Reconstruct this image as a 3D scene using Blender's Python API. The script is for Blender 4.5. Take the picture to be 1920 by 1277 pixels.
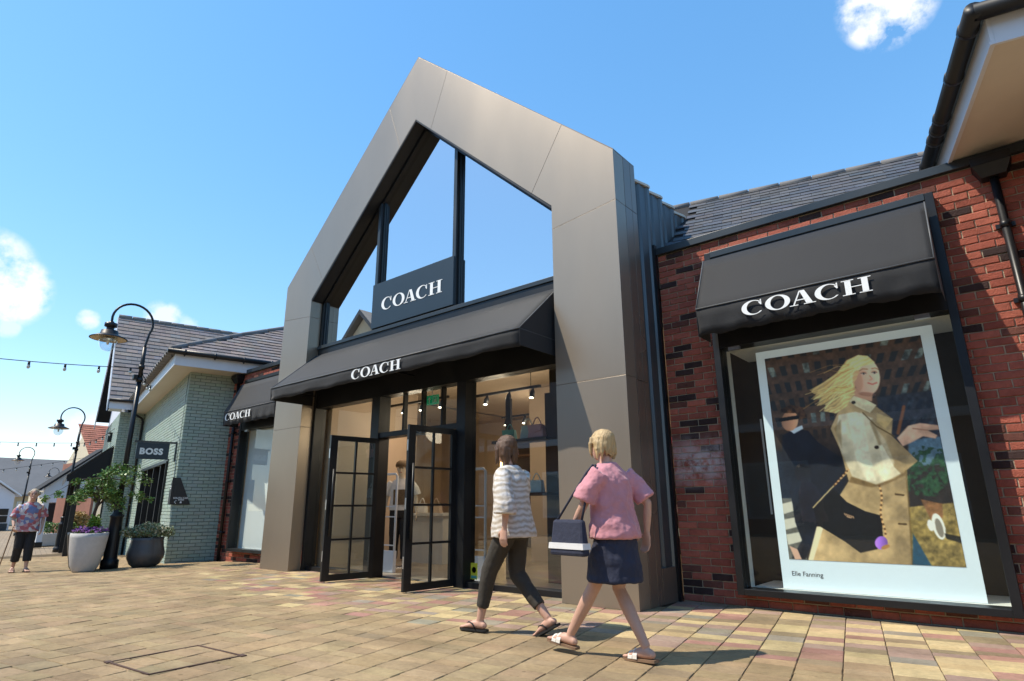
import bpy, bmesh, math, random
import numpy as np
from mathutils import Matrix, Vector
random.seed(7); np.random.seed(7)
R = math.radians
for o in list(bpy.data.objects): bpy.data.objects.remove(o)
scn = bpy.context.scene
COL = scn.collection

# ------------------------------------------------------------------ camera
CAM = Vector((0.0, -5.672, 1.0))
FPX = 1119.57
def cam_axes(y, p, r):
    f = Vector((math.sin(y)*math.cos(p), math.cos(y)*math.cos(p), math.sin(p)))
    rt = Vector((math.cos(y), -math.sin(y), 0)); up = rt.cross(f)
    return math.cos(r)*rt+math.sin(r)*up, -math.sin(r)*rt+math.cos(r)*up, f
CR, CU, CF = cam_axes(-.69333, .271996, -.00668)
cd = bpy.data.cameras.new('camera'); cam = bpy.data.objects.new('camera', cd); COL.objects.link(cam)
cd.sensor_width = 36; cd.sensor_fit = 'HORIZONTAL'; cd.lens = FPX*36/1920; cd.clip_start = .05; cd.clip_end = 2000
M = Matrix.Identity(4)
for i in range(3): M[i][0] = CR[i]; M[i][1] = CU[i]; M[i][2] = -CF[i]; M[i][3] = CAM[i]
cam.matrix_world = M
scn.camera = cam
def project(P):
    d = Vector(P)-CAM; z = d.dot(CF)
    if z < .05: return None
    return 960+FPX*d.dot(CR)/z, 638.5-FPX*d.dot(CU)/z, z

# ------------------------------------------------------------------ world, sun, exposure
SUNV = Vector((-.50, -.58, 1.12)).normalized()
elev = math.asin(SUNV.z); azim = math.atan2(SUNV.x, SUNV.y)
w = bpy.data.worlds.new('World'); scn.world = w; w.use_nodes = True
nt = w.node_tree; nt.nodes.clear()
def wn(t, **k):
    n = nt.nodes.new(t)
    for a, b in k.items(): setattr(n, a, b)
    return n
sky = wn('ShaderNodeTexSky', sky_type='NISHITA', sun_disc=False, sun_elevation=elev, sun_rotation=azim,
         altitude=0, air_density=1.1, dust_density=.15, ozone_density=2.6)
bg = wn('ShaderNodeBackground'); out = wn('ShaderNodeOutputWorld')
tc = wn('ShaderNodeTexCoord'); nz = wn('ShaderNodeTexNoise'); nz.inputs['Scale'].default_value = 20; nz.inputs['Detail'].default_value = 7; nz.inputs['Roughness'].default_value = .62
nt.links.new(tc.outputs['Generated'], nz.inputs['Vector'])
def math_node(op, a, b=None, clamp=False):
    n = wn('ShaderNodeMath', operation=op); n.use_clamp = clamp
    for i, v in enumerate((a, b)):
        if v is None: continue
        if isinstance(v, (int, float)): n.inputs[i].default_value = v
        else: nt.links.new(v, n.inputs[i])
    return n.outputs[0]
def pix_dir(x, y): return (CR*((x-960)/FPX)-CU*((y-638.5)/FPX)+CF).normalized()
acc = None
for (px_, py_, rad, amp) in ((1662, 2, .062, 1.0), (1640, 35, .04, .9), (8, 540, .055, 1.0), (-40, 520, .07, 1), (165, 599, .016, .75), (305, 599, .03, .7), (140, 805, .03, .6), (180, 800, .025, .55), (12, 612, .018, .5), (350, 610, .02, .4)):
    dn = wn('ShaderNodeVectorMath', operation='DISTANCE'); nt.links.new(tc.outputs['Generated'], dn.inputs[0]); dn.inputs[1].default_value = pix_dir(px_, py_)
    b = math_node('SUBTRACT', 1.0, math_node('DIVIDE', dn.outputs['Value'], rad))
    t = math_node('ADD', b, math_node('MULTIPLY', math_node('SUBTRACT', nz.outputs['Fac'], .47), 3.6))
    t = math_node('MULTIPLY', math_node('MULTIPLY', t, 1.3, True), math_node('MULTIPLY', math_node('MULTIPLY', b, 4.0, True), amp))
    acc = t if acc is None else math_node('MAXIMUM', acc, t)
mixc = wn('ShaderNodeMixRGB'); nt.links.new(acc, mixc.inputs['Fac'])
gm = wn('ShaderNodeGamma'); gm.inputs['Gamma'].default_value = .60; nt.links.new(sky.outputs[0], gm.inputs['Color'])
hs = wn('ShaderNodeHueSaturation'); hs.inputs['Saturation'].default_value = 1.62; hs.inputs['Value'].default_value = 1.85
nt.links.new(gm.outputs[0], hs.inputs['Color']); nt.links.new(hs.outputs[0], mixc.inputs['Color1'])
mixc.inputs['Color2'].default_value = (4.6, 4.7, 4.85, 1)
nt.links.new(mixc.outputs[0], bg.inputs['Color']); bg.inputs['Strength'].default_value = .15
nt.links.new(bg.outputs[0], out.inputs['Surface'])
sd = bpy.data.lights.new('sun', 'SUN'); sd.energy = 3.5; sd.angle = R(.55); sd.color = (1.0, .91, .76)
sun = bpy.data.objects.new('sun', sd); COL.objects.link(sun); sun.location = (-10, -12, 24)
sun.rotation_euler = SUNV.to_track_quat('Z', 'Y').to_euler()
vs = scn.view_settings; scn.display_settings.display_device = 'sRGB'
vs.view_transform = 'Standard'; vs.look = 'None'; vs.gamma = 1; vs.exposure = .75; vs.use_curve_mapping = False

# ------------------------------------------------------------------ materials
def srgb(r, g, b):
    f = lambda c: (c/255)/12.92 if c/255 <= .04045 else ((c/255+.055)/1.055)**2.4
    return (f(r), f(g), f(b))
MATS = {}
def mat(name, col, rough=.6, metal=0., spec=.5, noise=0., nscale=20., bump=0., bscale=None, attr=False, emit=0., coat=0., stretch=None, rvar=0., detail=5., sheen=0.):
    m = bpy.data.materials.new(name); m.use_nodes = True; t = m.node_tree; N = t.nodes; L = t.links
    p = N['Principled BSDF']; p.inputs['Roughness'].default_value = rough; p.inputs['Metallic'].default_value = metal
    p.inputs['Specular IOR Level'].default_value = spec; p.inputs['Coat Weight'].default_value = coat
    if sheen: p.inputs['Sheen Weight'].default_value = sheen
    co = N.new('ShaderNodeTexCoord'); src = co.outputs['Object']
    if attr:   # pieces: many objects share a mesh, so take world position
        g = N.new('ShaderNodeNewGeometry'); src = g.outputs['Position']
    mp = N.new('ShaderNodeMapping'); L.new(src, mp.inputs['Vector'])
    if stretch: mp.inputs['Scale'].default_value = stretch
    base = N.new('ShaderNodeRGB'); base.outputs[0].default_value = (*col, 1); c = base.outputs[0]
    if attr:
        a = N.new('ShaderNodeAttribute'); a.attribute_name = 'Col'; oi = N.new('ShaderNodeObjectInfo')
        m1 = N.new('ShaderNodeMixRGB'); m1.blend_type = 'MULTIPLY'; m1.inputs[0].default_value = 1
        L.new(a.outputs['Color'], m1.inputs[1]); L.new(oi.outputs['Color'], m1.inputs[2])
        m2 = N.new('ShaderNodeMixRGB'); m2.blend_type = 'MULTIPLY'; m2.inputs[0].default_value = 1
        L.new(m1.outputs[0], m2.inputs[1]); L.new(c, m2.inputs[2]); c = m2.outputs[0]
    if noise:
        n = N.new('ShaderNodeTexNoise'); n.inputs['Scale'].default_value = nscale; n.inputs['Detail'].default_value = detail; n.inputs['Roughness'].default_value = .65
        L.new(mp.outputs[0], n.inputs['Vector'])
        n2 = N.new('ShaderNodeTexNoise'); n2.inputs['Scale'].default_value = nscale*.17; n2.inputs['Detail'].default_value = 3
        L.new(mp.outputs[0], n2.inputs['Vector'])
        ad = N.new('ShaderNodeMath'); ad.operation = 'ADD'; L.new(n.outputs['Fac'], ad.inputs[0]); L.new(n2.outputs['Fac'], ad.inputs[1])
        mr = N.new('ShaderNodeMapRange'); mr.inputs['From Min'].default_value = .6; mr.inputs['From Max'].default_value = 1.4
        mr.inputs['To Min'].default_value = 1-noise; mr.inputs['To Max'].default_value = 1+noise; L.new(ad.outputs[0], mr.inputs['Value'])
        mm = N.new('ShaderNodeMixRGB'); mm.blend_type = 'MULTIPLY'; mm.inputs[0].default_value = 1
        L.new(c, mm.inputs[1]); L.new(mr.outputs[0], mm.inputs[2]); c = mm.outputs[0]
        if rvar:
            r2 = N.new('ShaderNodeMapRange'); r2.inputs['From Min'].default_value = .3; r2.inputs['From Max'].default_value = .7
            r2.inputs['To Min'].default_value = rough-rvar; r2.inputs['To Max'].default_value = rough+rvar
            L.new(n2.outputs['Fac'], r2.inputs['Value']); L.new(r2.outputs[0], p.inputs['Roughness'])
    L.new(c, p.inputs['Base Color'])
    if bump:
        nb = N.new('ShaderNodeTexNoise'); nb.inputs['Scale'].default_value = bscale or nscale*2; nb.inputs['Detail'].default_value = 4
        L.new(mp.outputs[0], nb.inputs['Vector'])
        b = N.new('ShaderNodeBump'); b.inputs['Strength'].default_value = bump; b.inputs['Distance'].default_value = .02
        L.new(nb.outputs['Fac'], b.inputs['Height']); L.new(b.outputs[0], p.inputs['Normal'])
    if emit:
        L.new(c, p.inputs['Emission Color']); p.inputs['Emission Strength'].default_value = emit
    MATS[name] = m; return m
def glass(name, tint, ior=1.5, boost=1., base=.0, rough=.0):
    m = bpy.data.materials.new(name); m.use_nodes = True; t = m.node_tree; N = t.nodes; L = t.links; N.clear()
    o = N.new('ShaderNodeOutputMaterial'); mx = N.new('ShaderNodeMixShader'); tr = N.new('ShaderNodeBsdfTransparent'); gl = N.new('ShaderNodeBsdfGlossy')
    fr = N.new('ShaderNodeFresnel'); fr.inputs['IOR'].default_value = ior
    ma = N.new('ShaderNodeMath'); ma.operation = 'MULTIPLY_ADD'; ma.use_clamp = True; ma.inputs[1].default_value = boost; ma.inputs[2].default_value = base
    ge = N.new('ShaderNodeNewGeometry'); iv = N.new('ShaderNodeMath'); iv.operation = 'SUBTRACT'; iv.inputs[0].default_value = 1; L.new(ge.outputs['Backfacing'], iv.inputs[1])   # only the outer face of a pane reflects
    m2 = N.new('ShaderNodeMath'); m2.operation = 'MULTIPLY'; L.new(fr.outputs[0], ma.inputs[0]); L.new(ma.outputs[0], m2.inputs[0]); L.new(iv.outputs[0], m2.inputs[1]); L.new(m2.outputs[0], mx.inputs['Fac'])
    tr.inputs['Color'].default_value = (*tint, 1); gl.inputs['Roughness'].default_value = rough; gl.inputs['Color'].default_value = (1, 1, 1, 1)
    nz_ = N.new('ShaderNodeTexNoise'); nz_.inputs['Scale'].default_value = .7; nz_.inputs['Detail'].default_value = 1; co = N.new('ShaderNodeTexCoord'); L.new(co.outputs['Object'], nz_.inputs['Vector'])
    bp = N.new('ShaderNodeBump'); bp.inputs['Strength'].default_value = .02; bp.inputs['Distance'].default_value = .05; L.new(nz_.outputs['Fac'], bp.inputs['Height']); L.new(bp.outputs[0], gl.inputs['Normal'])
    L.new(tr.outputs[0], mx.inputs[1]); L.new(gl.outputs[0], mx.inputs[2]); L.new(mx.outputs[0], o.inputs['Surface'])
    MATS[name] = m; return m
mat('brick', (1, 1, 1), .88, spec=.25, noise=.30, nscale=38, bump=.55, bscale=110, attr=True)
mat('mortar', (.44, .37, .26), .95, spec=.2, noise=.25, nscale=30, bump=.4)
mat('green_brick', (.33, .415, .365), .6, spec=.35, noise=.10, nscale=30, bump=.3, bscale=90, attr=True)
mat('green_mortar', (.105, .145, .135), .75, noise=.15, nscale=30, bump=.3)
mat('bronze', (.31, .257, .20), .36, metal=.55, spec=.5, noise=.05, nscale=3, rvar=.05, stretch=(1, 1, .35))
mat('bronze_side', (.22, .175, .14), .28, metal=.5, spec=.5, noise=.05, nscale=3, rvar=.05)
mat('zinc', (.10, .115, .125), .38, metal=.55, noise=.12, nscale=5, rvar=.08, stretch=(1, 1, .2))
mat('black_metal', (.009, .010, .012), .40, spec=.4, noise=.15, nscale=15, rvar=.08)
mat('coping', (.022, .030, .036), .35, spec=.5, noise=.15, nscale=6, rvar=.08)
mat('fabric', (.008, .009, .0115), .70, spec=.35, noise=.22, nscale=9, bump=.22, bscale=260, sheen=.12)
mat('piping', (.10, .105, .11), .5)
mat('letter_white', (.80, .82, .82), .5, noise=.03)
mat('sign_blue', (.018, .034, .050), .4, spec=.4, noise=.05, nscale=4)
mat('sign_black', (.012, .011, .014), .45, noise=.08, nscale=5)
mat('slate', (1, 1, 1), .5, spec=.5, noise=.25, nscale=14, bump=.35, bscale=50, attr=True)
mat('tile', (1, 1, 1), .75, spec=.4, noise=.22, nscale=16, bump=.3, bscale=60, attr=True)
mat('roof_bed', (.02, .02, .022), .9, noise=.1)
mat('paver', (1, 1, 1), .86, spec=.25, noise=.28, nscale=26, bump=.6, bscale=130, attr=True)
mat('joint', (.12, .092, .06), .95, spec=.1, noise=.35, nscale=25, bump=.5)
mat('white_paint', (.62, .65, .70), .45, noise=.06, nscale=5, rvar=.05)
mat('cream', (.60, .52, .38), .7, noise=.1, nscale=8, bump=.1)
mat('soffit', (.60, .55, .47), .6, noise=.06, nscale=4)
mat('concrete', (.46, .45, .44), .75, noise=.12, nscale=14, bump=.25, bscale=70)
mat('glazed_pot', (.060, .058, .060), .33, spec=.5, noise=.45, nscale=9, rvar=.12, stretch=(1, 1, .5))
mat('dark_pot', (.02, .02, .021), .4, noise=.1)
mat('soil', (.03, .02, .014), .95, noise=.3, nscale=30, bump=.8)
mat('leaf', (.115, .215, .045), .42, spec=.5, noise=.45, nscale=7)
mat('leaf_pale', (.22, .27, .15), .6, noise=.4, nscale=22)
mat('leaf_cream', (.44, .42, .29), .6, noise=.3, nscale=25)
mat('leaf_bright', (.13, .25, .03), .5, noise=.3, nscale=20)
mat('grass_tan', (.42, .30, .12), .7, noise=.3, nscale=20)
mat('flower', (.22, .07, .30), .6, noise=.3, nscale=30)
mat('bark', (.075, .055, .04), .9, noise=.35, nscale=30, bump=.6)
mat('interior_wall', (.46, .36, .27), .8, noise=.06, nscale=3)
mat('interior_dark', (.045, .035, .03), .7, noise=.1)
mat('interior_white', (.66, .65, .62), .7, noise=.04, nscale=4)
mat('shop_floor', (.34, .29, .23), .35, noise=.12, nscale=3, rvar=.08)
mat('blind', (.72, .73, .74), .8, noise=.04, nscale=3)
mat('wood', (.20, .11, .055), .5, noise=.3, nscale=8, stretch=(1, 1, 8))
mat('led', (1.0, .66, .30), .5, emit=5.0)
mat('lamp_on', (1.0, .85, .6), .5, emit=9.0)
mat('plastic_white', (.66, .70, .76), .35, noise=.03)
mat('exit_green', (.0, .20, .085), .4, emit=.35)
mat('yellow', (.60, .62, .05), .5)
mat('teal', (.10, .38, .33), .4, noise=.15); mat('pink_bag', (.52, .33, .42), .45, noise=.15); mat('pale_blue', (.42, .60, .68), .4, noise=.1); mat('red_bag', (.50, .05, .09), .45, noise=.15)
mat('steel', (.55, .56, .58), .3, metal=.9, noise=.05)
mat('rust', (.09, .05, .035), .8, noise=.4, nscale=20)
mat('red_tile', (.34, .125, .075), .8, noise=.2, nscale=10, bump=.3)
mat('slate_far', (.085, .085, .092), .6, noise=.3, nscale=2.0)
mat('grey_roof', (.17, .165, .165), .85, noise=.15, nscale=1.2, bump=.3)
mat('far_white', (.60, .64, .72), .7, noise=.05, nscale=2)
mat('far_brick', (.24, .10, .065), .85, noise=.2, nscale=6)
mat('bulb', (.55, .55, .50), .15, spec=.6)
mat('lamp_inside', (.50, .40, .28), .5)
mat('skin', (.54, .32, .235), .5, spec=.35, noise=.08, nscale=25)
mat('mannequin', (.60, .52, .42), .5, noise=.04)
mat('hair_brown', (.105, .052, .024), .5, noise=.55, nscale=90, stretch=(1, 1, .08), bump=.5, bscale=120)
mat('hair_blonde', (.50, .35, .17), .5, noise=.5, nscale=90, stretch=(1, 1, .08), bump=.5, bscale=120)
mat('hair_grey', (.36, .29, .20), .5, noise=.5, nscale=90, stretch=(1, 1, .1), bump=.5, bscale=120)
mat('pink_cloth', (.56, .24, .27), .85, noise=.2, nscale=9, bump=.3, bscale=24, sheen=.2)
mat('navy_cloth', (.022, .026, .05), .85, noise=.2, nscale=14, bump=.3, bscale=30)
mat('black_cloth', (.016, .015, .016), .85, noise=.2, nscale=14, bump=.3, bscale=30)
mat('olive_cloth', (.040, .034, .026), .85, noise=.2, nscale=14, bump=.3, bscale=30)
mat('white_cloth', (.66, .65, .64), .85, noise=.06, nscale=8, bump=.2, bscale=25)
mat('print_brown', (.13, .085, .045), .8, noise=.6, nscale=40)
mat('sandal_white', (.66, .62, .55), .5, noise=.08); mat('sole', (.20, .12, .07), .7); mat('rubber', (.012, .012, .012), .6)
mat('eye', (.02, .015, .012), .2); mat('lip', (.32, .09, .075), .5)
glass('glass_shop', (.88, .91, .90), 1.5, 1.0, .08)
glass('glass_upper', (.50, .62, .72), 1.6, 1.2, .58)
glass('glass_case', (.93, .96, .95), 1.45, .9, .0)
glass('lamp_globe', (.80, .86, .90), 1.5, 1.4, .12)

def add_layers(m, fn):
    t = m.node_tree; p = t.nodes['Principled BSDF']; fn(t, t.nodes, t.links, p, p.inputs['Base Color'].links[0].from_socket)
def stripes(axis_scale, c1, c2, c3, dist):
    def fn(t, N, L, p, c):
        co = N.new('ShaderNodeTexCoord'); wv = N.new('ShaderNodeTexWave'); wv.wave_type = 'BANDS'; wv.bands_direction = 'Z'
        wv.inputs['Scale'].default_value = axis_scale; wv.inputs['Distortion'].default_value = dist; wv.inputs['Detail'].default_value = 3; wv.inputs['Detail Scale'].default_value = 1.5
        L.new(co.outputs['Object'], wv.inputs['Vector']); r = N.new('ShaderNodeValToRGB'); L.new(wv.outputs['Fac'], r.inputs['Fac'])
        e = r.color_ramp.elements; e[0].color = (*c1, 1); e[1].color = (*c2, 1); x = e.new(.55); x.color = (*c3, 1)
        L.new(r.outputs[0], p.inputs['Base Color'])
    return fn
mat('striped_blouse', (.5, .45, .38), .85, noise=.1, bump=.3, bscale=24); add_layers(MATS['striped_blouse'], stripes(6.5, (.40, .34, .27), (.62, .59, .56), (.55, .50, .43), 6))
def checks(t, N, L, p, c):
    co = N.new('ShaderNodeTexCoord'); v = N.new('ShaderNodeTexVoronoi'); v.inputs['Scale'].default_value = 17; L.new(co.outputs['Object'], v.inputs['Vector'])
    r = N.new('ShaderNodeValToRGB'); r.color_ramp.interpolation = 'CONSTANT'; sp = N.new('ShaderNodeSeparateColor'); L.new(v.outputs['Color'], sp.inputs[0]); L.new(sp.outputs[0], r.inputs['Fac'])
    e = r.color_ramp.elements; e[0].color = (.40, .12, .14, 1); e[1].position = .3; e[1].color = (.50, .48, .52, 1)
    x = e.new(.55); x.color = (.16, .20, .38, 1); x = e.new(.75); x.color = (.45, .25, .30, 1); x = e.new(.9); x.color = (.55, .56, .60, 1)
    L.new(r.outputs[0], p.inputs['Base Color'])
def courses(t, N, L, p, c):
    g = N.new('ShaderNodeNewGeometry'); wv = N.new('ShaderNodeTexWave'); wv.wave_type = 'BANDS'; wv.bands_direction = 'Z'; wv.wave_profile = 'SAW'; wv.inputs['Scale'].default_value = 2.6; wv.inputs['Distortion'].default_value = .25
    L.new(g.outputs['Position'], wv.inputs['Vector']); b = N.new('ShaderNodeBump'); b.inputs['Strength'].default_value = 1; b.inputs['Distance'].default_value = .05; L.new(wv.outputs['Fac'], b.inputs['Height']); L.new(b.outputs[0], p.inputs['Normal'])
add_layers(MATS['slate_far'], courses)
mat('patterned_shirt', (.5, .4, .4), .85, noise=.1, bump=.2, bscale=25); add_layers(MATS['patterned_shirt'], checks)
def bloom(t, N, L, p, c):   # salt bloom on the brick between the portal and the window
    g = N.new('ShaderNodeNewGeometry'); s = N.new('ShaderNodeSeparateXYZ'); L.new(g.outputs['Position'], s.inputs[0])
    n = N.new('ShaderNodeTexNoise'); n.inputs['Scale'].default_value = 9; n.inputs['Detail'].default_value = 8; n.inputs['Roughness'].default_value = .75; L.new(g.outputs['Position'], n.inputs['Vector'])
    def rng(sock, a, b):
        m = N.new('ShaderNodeMapRange'); m.inputs['From Min'].default_value = a; m.inputs['From Max'].default_value = b; L.new(sock, m.inputs['Value']); return m.outputs[0]
    def mul(a, b):
        m = N.new('ShaderNodeMath'); m.operation = 'MULTIPLY'; L.new(a, m.inputs[0]); L.new(b, m.inputs[1]); return m.outputs[0]
    k = mul(mul(rng(s.outputs[2], 1.16, 1.42), rng(s.outputs[2], 1.80, 1.50)), mul(rng(s.outputs[0], -3.4, -2.9), rng(s.outputs[0], -2.25, -2.55)))
    k = mul(k, rng(n.outputs['Fac'], .38, .58))
    mx = N.new('ShaderNodeMixRGB'); L.new(k, mx.inputs[0]); L.new(c, mx.inputs[1]); mx.inputs[2].default_value = (.55, .50, .50, 1)
    L.new(mx.outputs[0], p.inputs['Base Color'])
add_layers(MATS['brick'], bloom); add_layers(MATS['mortar'], bloom)
def paving_far(t, N, L, p, c):
    g = N.new('ShaderNodeNewGeometry'); mp = N.new('ShaderNodeMapping'); mp.inputs['Rotation'].default_value = (0, 0, R(12)); L.new(g.outputs['Position'], mp.inputs['Vector'])
    b = N.new('ShaderNodeTexBrick'); L.new(mp.outputs[0], b.inputs['Vector']); b.inputs['Scale'].default_value = 1; b.inputs['Brick Width'].default_value = .24; b.inputs['Row Height'].default_value = .16
    b.inputs['Mortar Size'].default_value = .005; b.inputs['Color1'].default_value = (.31, .23, .145, 1); b.inputs['Color2'].default_value = (.24, .18, .115, 1); b.inputs['Mortar'].default_value = (.10, .075, .05, 1)
    L.new(b.outputs['Color'], p.inputs['Base Color'])
def macro(t, N, L, p, c):
    g = N.new('ShaderNodeNewGeometry'); n = N.new('ShaderNodeTexNoise'); n.inputs['Scale'].default_value = .8; n.inputs['Detail'].default_value = 6; n.inputs['Roughness'].default_value = .6; L.new(g.outputs['Position'], n.inputs['Vector'])
    r = N.new('ShaderNodeMapRange'); r.inputs['From Min'].default_value = .32; r.inputs['From Max'].default_value = .68; r.inputs['To Min'].default_value = .74; r.inputs['To Max'].default_value = 1.16; L.new(n.outputs['Fac'], r.inputs['Value'])
    v = N.new('ShaderNodeTexVoronoi'); v.inputs['Scale'].default_value = 3.1; L.new(g.outputs['Position'], v.inputs['Vector']); s = N.new('ShaderNodeMapRange'); s.inputs['From Min'].default_value = .03; s.inputs['From Max'].default_value = .06; s.inputs['To Min'].default_value = .62; s.inputs['To Max'].default_value = 1; L.new(v.outputs['Distance'], s.inputs['Value'])
    k = N.new('ShaderNodeMath'); k.operation = 'MULTIPLY'; L.new(r.outputs[0], k.inputs[0]); L.new(s.outputs[0], k.inputs[1])
    mx = N.new('ShaderNodeMixRGB'); mx.blend_type = 'MULTIPLY'; mx.inputs[0].default_value = 1; L.new(c, mx.inputs[1]); L.new(k.outputs[0], mx.inputs[2]); L.new(mx.outputs[0], p.inputs['Base Color'])
add_layers(MATS['paver'], macro)
mat('ground', (.29, .215, .135), .9, noise=.2, nscale=3); add_layers(MATS['ground'], paving_far)

# ------------------------------------------------------------------ mesh helpers
class MB:
    def __init__(s, xf=None): s.v = []; s.f = []; s.m = []; s.xf = xf; s.smooth = []
    def add(s, vs, fs, mi=0, sm=False):
        b = len(s.v)
        for p in vs: s.v.append(tuple(s.xf(*p)) if s.xf else tuple(p))
        for f in fs: s.f.append(tuple(b+i for i in f)); s.m.append(mi); s.smooth.append(sm)
    def box(s, x0, x1, y0, y1, z0, z1, mi=0):
        v = [(x, y, z) for z in (z0, z1) for y in (y0, y1) for x in (x0, x1)]
        s.add(v, [(0, 2, 3, 1), (4, 5, 7, 6), (0, 1, 5, 4), (2, 6, 7, 3), (0, 4, 6, 2), (1, 3, 7, 5)], mi)
    def hexa(s, bot, top, mi=0):
        n = len(bot); s.add(list(bot)+list(top), [tuple(range(n))[::-1], tuple(range(n, 2*n))]+[(i, (i+1) % n, n+(i+1) % n, n+i) for i in range(n)], mi)
    def prism(s, poly, axis, a, b, mi=0):
        def P(p, t): return (t, p[0], p[1]) if axis == 0 else (p[0], t, p[1]) if axis == 1 else (p[0], p[1], t)
        s.hexa([P(p, a) for p in poly], [P(p, b) for p in poly], mi)
    def tube(s, pts, rad, seg=10, side=None, caps=True, mi=0, sm=True):
        pts = [Vector(p) for p in pts]; n = len(pts)
        if not isinstance(rad, (list, tuple)): rad = [rad]*n
        vs = []; ref = Vector(side) if side else None
        for i in range(n):
            t = (pts[min(i+1, n-1)]-pts[max(i-1, 0)])
            t = t.normalized() if t.length > 1e-9 else Vector((0, 0, 1))
            if ref is None: ref = t.cross(Vector((0, 0, 1))) if abs(t.z) < .9 else Vector((1, 0, 0))
            a = (ref-t*ref.dot(t)); a = a.normalized() if a.length > 1e-6 else t.orthogonal().normalized()
            if side is None: ref = a
            b = t.cross(a); r = rad[i]; ra, rb = r if isinstance(r, (list, tuple)) else (r, r)
            for k in range(seg):
                q = 2*math.pi*k/seg; vs.append(pts[i]+a*(ra*math.cos(q))+b*(rb*math.sin(q)))
        fs = [(i*seg+k, i*seg+(k+1) % seg, (i+1)*seg+(k+1) % seg, (i+1)*seg+k) for i in range(n-1) for k in range(seg)]
        if caps: fs += [tuple(range(seg))[::-1], tuple(range((n-1)*seg, n*seg))]
        s.add(vs, fs, mi, sm)
    def lathe(s, prof, c=(0, 0, 0), seg=24, mi=0, sm=True):
        vs = [(c[0]+r*math.cos(2*math.pi*k/seg), c[1]+r*math.sin(2*math.pi*k/seg), c[2]+z) for r, z in prof for k in range(seg)]
        fs = [(i*seg+k, i*seg+(k+1) % seg, (i+1)*seg+(k+1) % seg, (i+1)*seg+k) for i in range(len(prof)-1) for k in range(seg)]
        if prof[0][0] > 1e-4: fs.append(tuple(range(seg))[::-1])
        if prof[-1][0] > 1e-4: fs.append(tuple(range((len(prof)-1)*seg, len(prof)*seg)))
        s.add(vs, fs, mi, sm)
    def ball(s, c, r, seg=12, rings=8, mi=0):
        rx, ry, rz = r if isinstance(r, (list, tuple)) else (r, r, r)
        vs = [(c[0]+rx*math.sin(math.pi*i/rings)*math.cos(2*math.pi*k/seg), c[1]+ry*math.sin(math.pi*i/rings)*math.sin(2*math.pi*k/seg), c[2]-rz*math.cos(math.pi*i/rings)) for i in range(1, rings) for k in range(seg)]
        n = len(vs); vs += [(c[0], c[1], c[2]-rz), (c[0], c[1], c[2]+rz)]
        fs = [(i*seg+k, i*seg+(k+1) % seg, (i+1)*seg+(k+1) % seg, (i+1)*seg+k) for i in range(rings-2) for k in range(seg)]
        fs += [(n, (k+1) % seg, k) for k in range(seg)]+[(n+1, (rings-2)*seg+k, (rings-2)*seg+(k+1) % seg) for k in range(seg)]
        s.add(vs, fs, mi, True)
    def mesh(s, name, mats):
        me = bpy.data.meshes.new(name); me.from_pydata(s.v, [], s.f)
        for m in (mats if isinstance(mats, (list, tuple)) else [mats]): me.materials.append(MATS[m] if isinstance(m, str) else m)
        me.polygons.foreach_set('material_index', s.m); me.polygons.foreach_set('use_smooth', s.smooth)
        bm = bmesh.new(); bm.from_mesh(me); bmesh.ops.recalc_face_normals(bm, faces=bm.faces); bm.to_mesh(me); bm.free(); return me
    def build(s, name, mats, parent=None, bevel=0.):
        o = link(bpy.data.objects.new(name, s.mesh(name, mats)), parent)
        if bevel:
            b = o.modifiers.new('bevel', 'BEVEL'); b.width = bevel; b.segments = 2; b.limit_method = 'ANGLE'
        return o
def link(o, parent=None):
    COL.objects.link(o)
    if parent is not None:
        o.parent = parent
        if parent.type == 'EMPTY' and not parent.get('local'):
            o.matrix_parent_inverse = (Matrix.Translation(parent.location) @ parent.rotation_euler.to_matrix().to_4x4()).inverted()
    return o
def tag(o, label=None, cat=None, group=None, kind=None):
    if label: o['label'] = label
    if cat: o['category'] = cat
    if group: o['group'] = group
    if kind: o['kind'] = kind
    return o
def thing(name, loc, label, cat, group=None, rz=0, local=False):
    o = bpy.data.objects.new(name, None); COL.objects.link(o); o.location = loc; o.rotation_euler = (0, 0, rz); o.empty_display_size = .2
    if local: o['local'] = 1
    return tag(o, label, cat, group)
def copy_tree(o, parent=None):
    c = o.copy(); COL.objects.link(c)
    if parent is not None: c.parent = parent; c.matrix_parent_inverse = o.matrix_parent_inverse.copy()
    for ch in o.children: copy_tree(ch, c)
    return c
def box_part(name, m, parent, *b, bevel=0., xf=None):
    q = MB(xf); q.box(*b); return q.build(name, m, parent, bevel)
def setcol(me, c=None):
    a = me.color_attributes.new('Col', 'FLOAT_COLOR', 'POINT'); n = len(me.vertices)
    arr = np.ones((n, 4), 'f') if c is None else c; a.data.foreach_set('color', arr.ravel())
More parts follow.
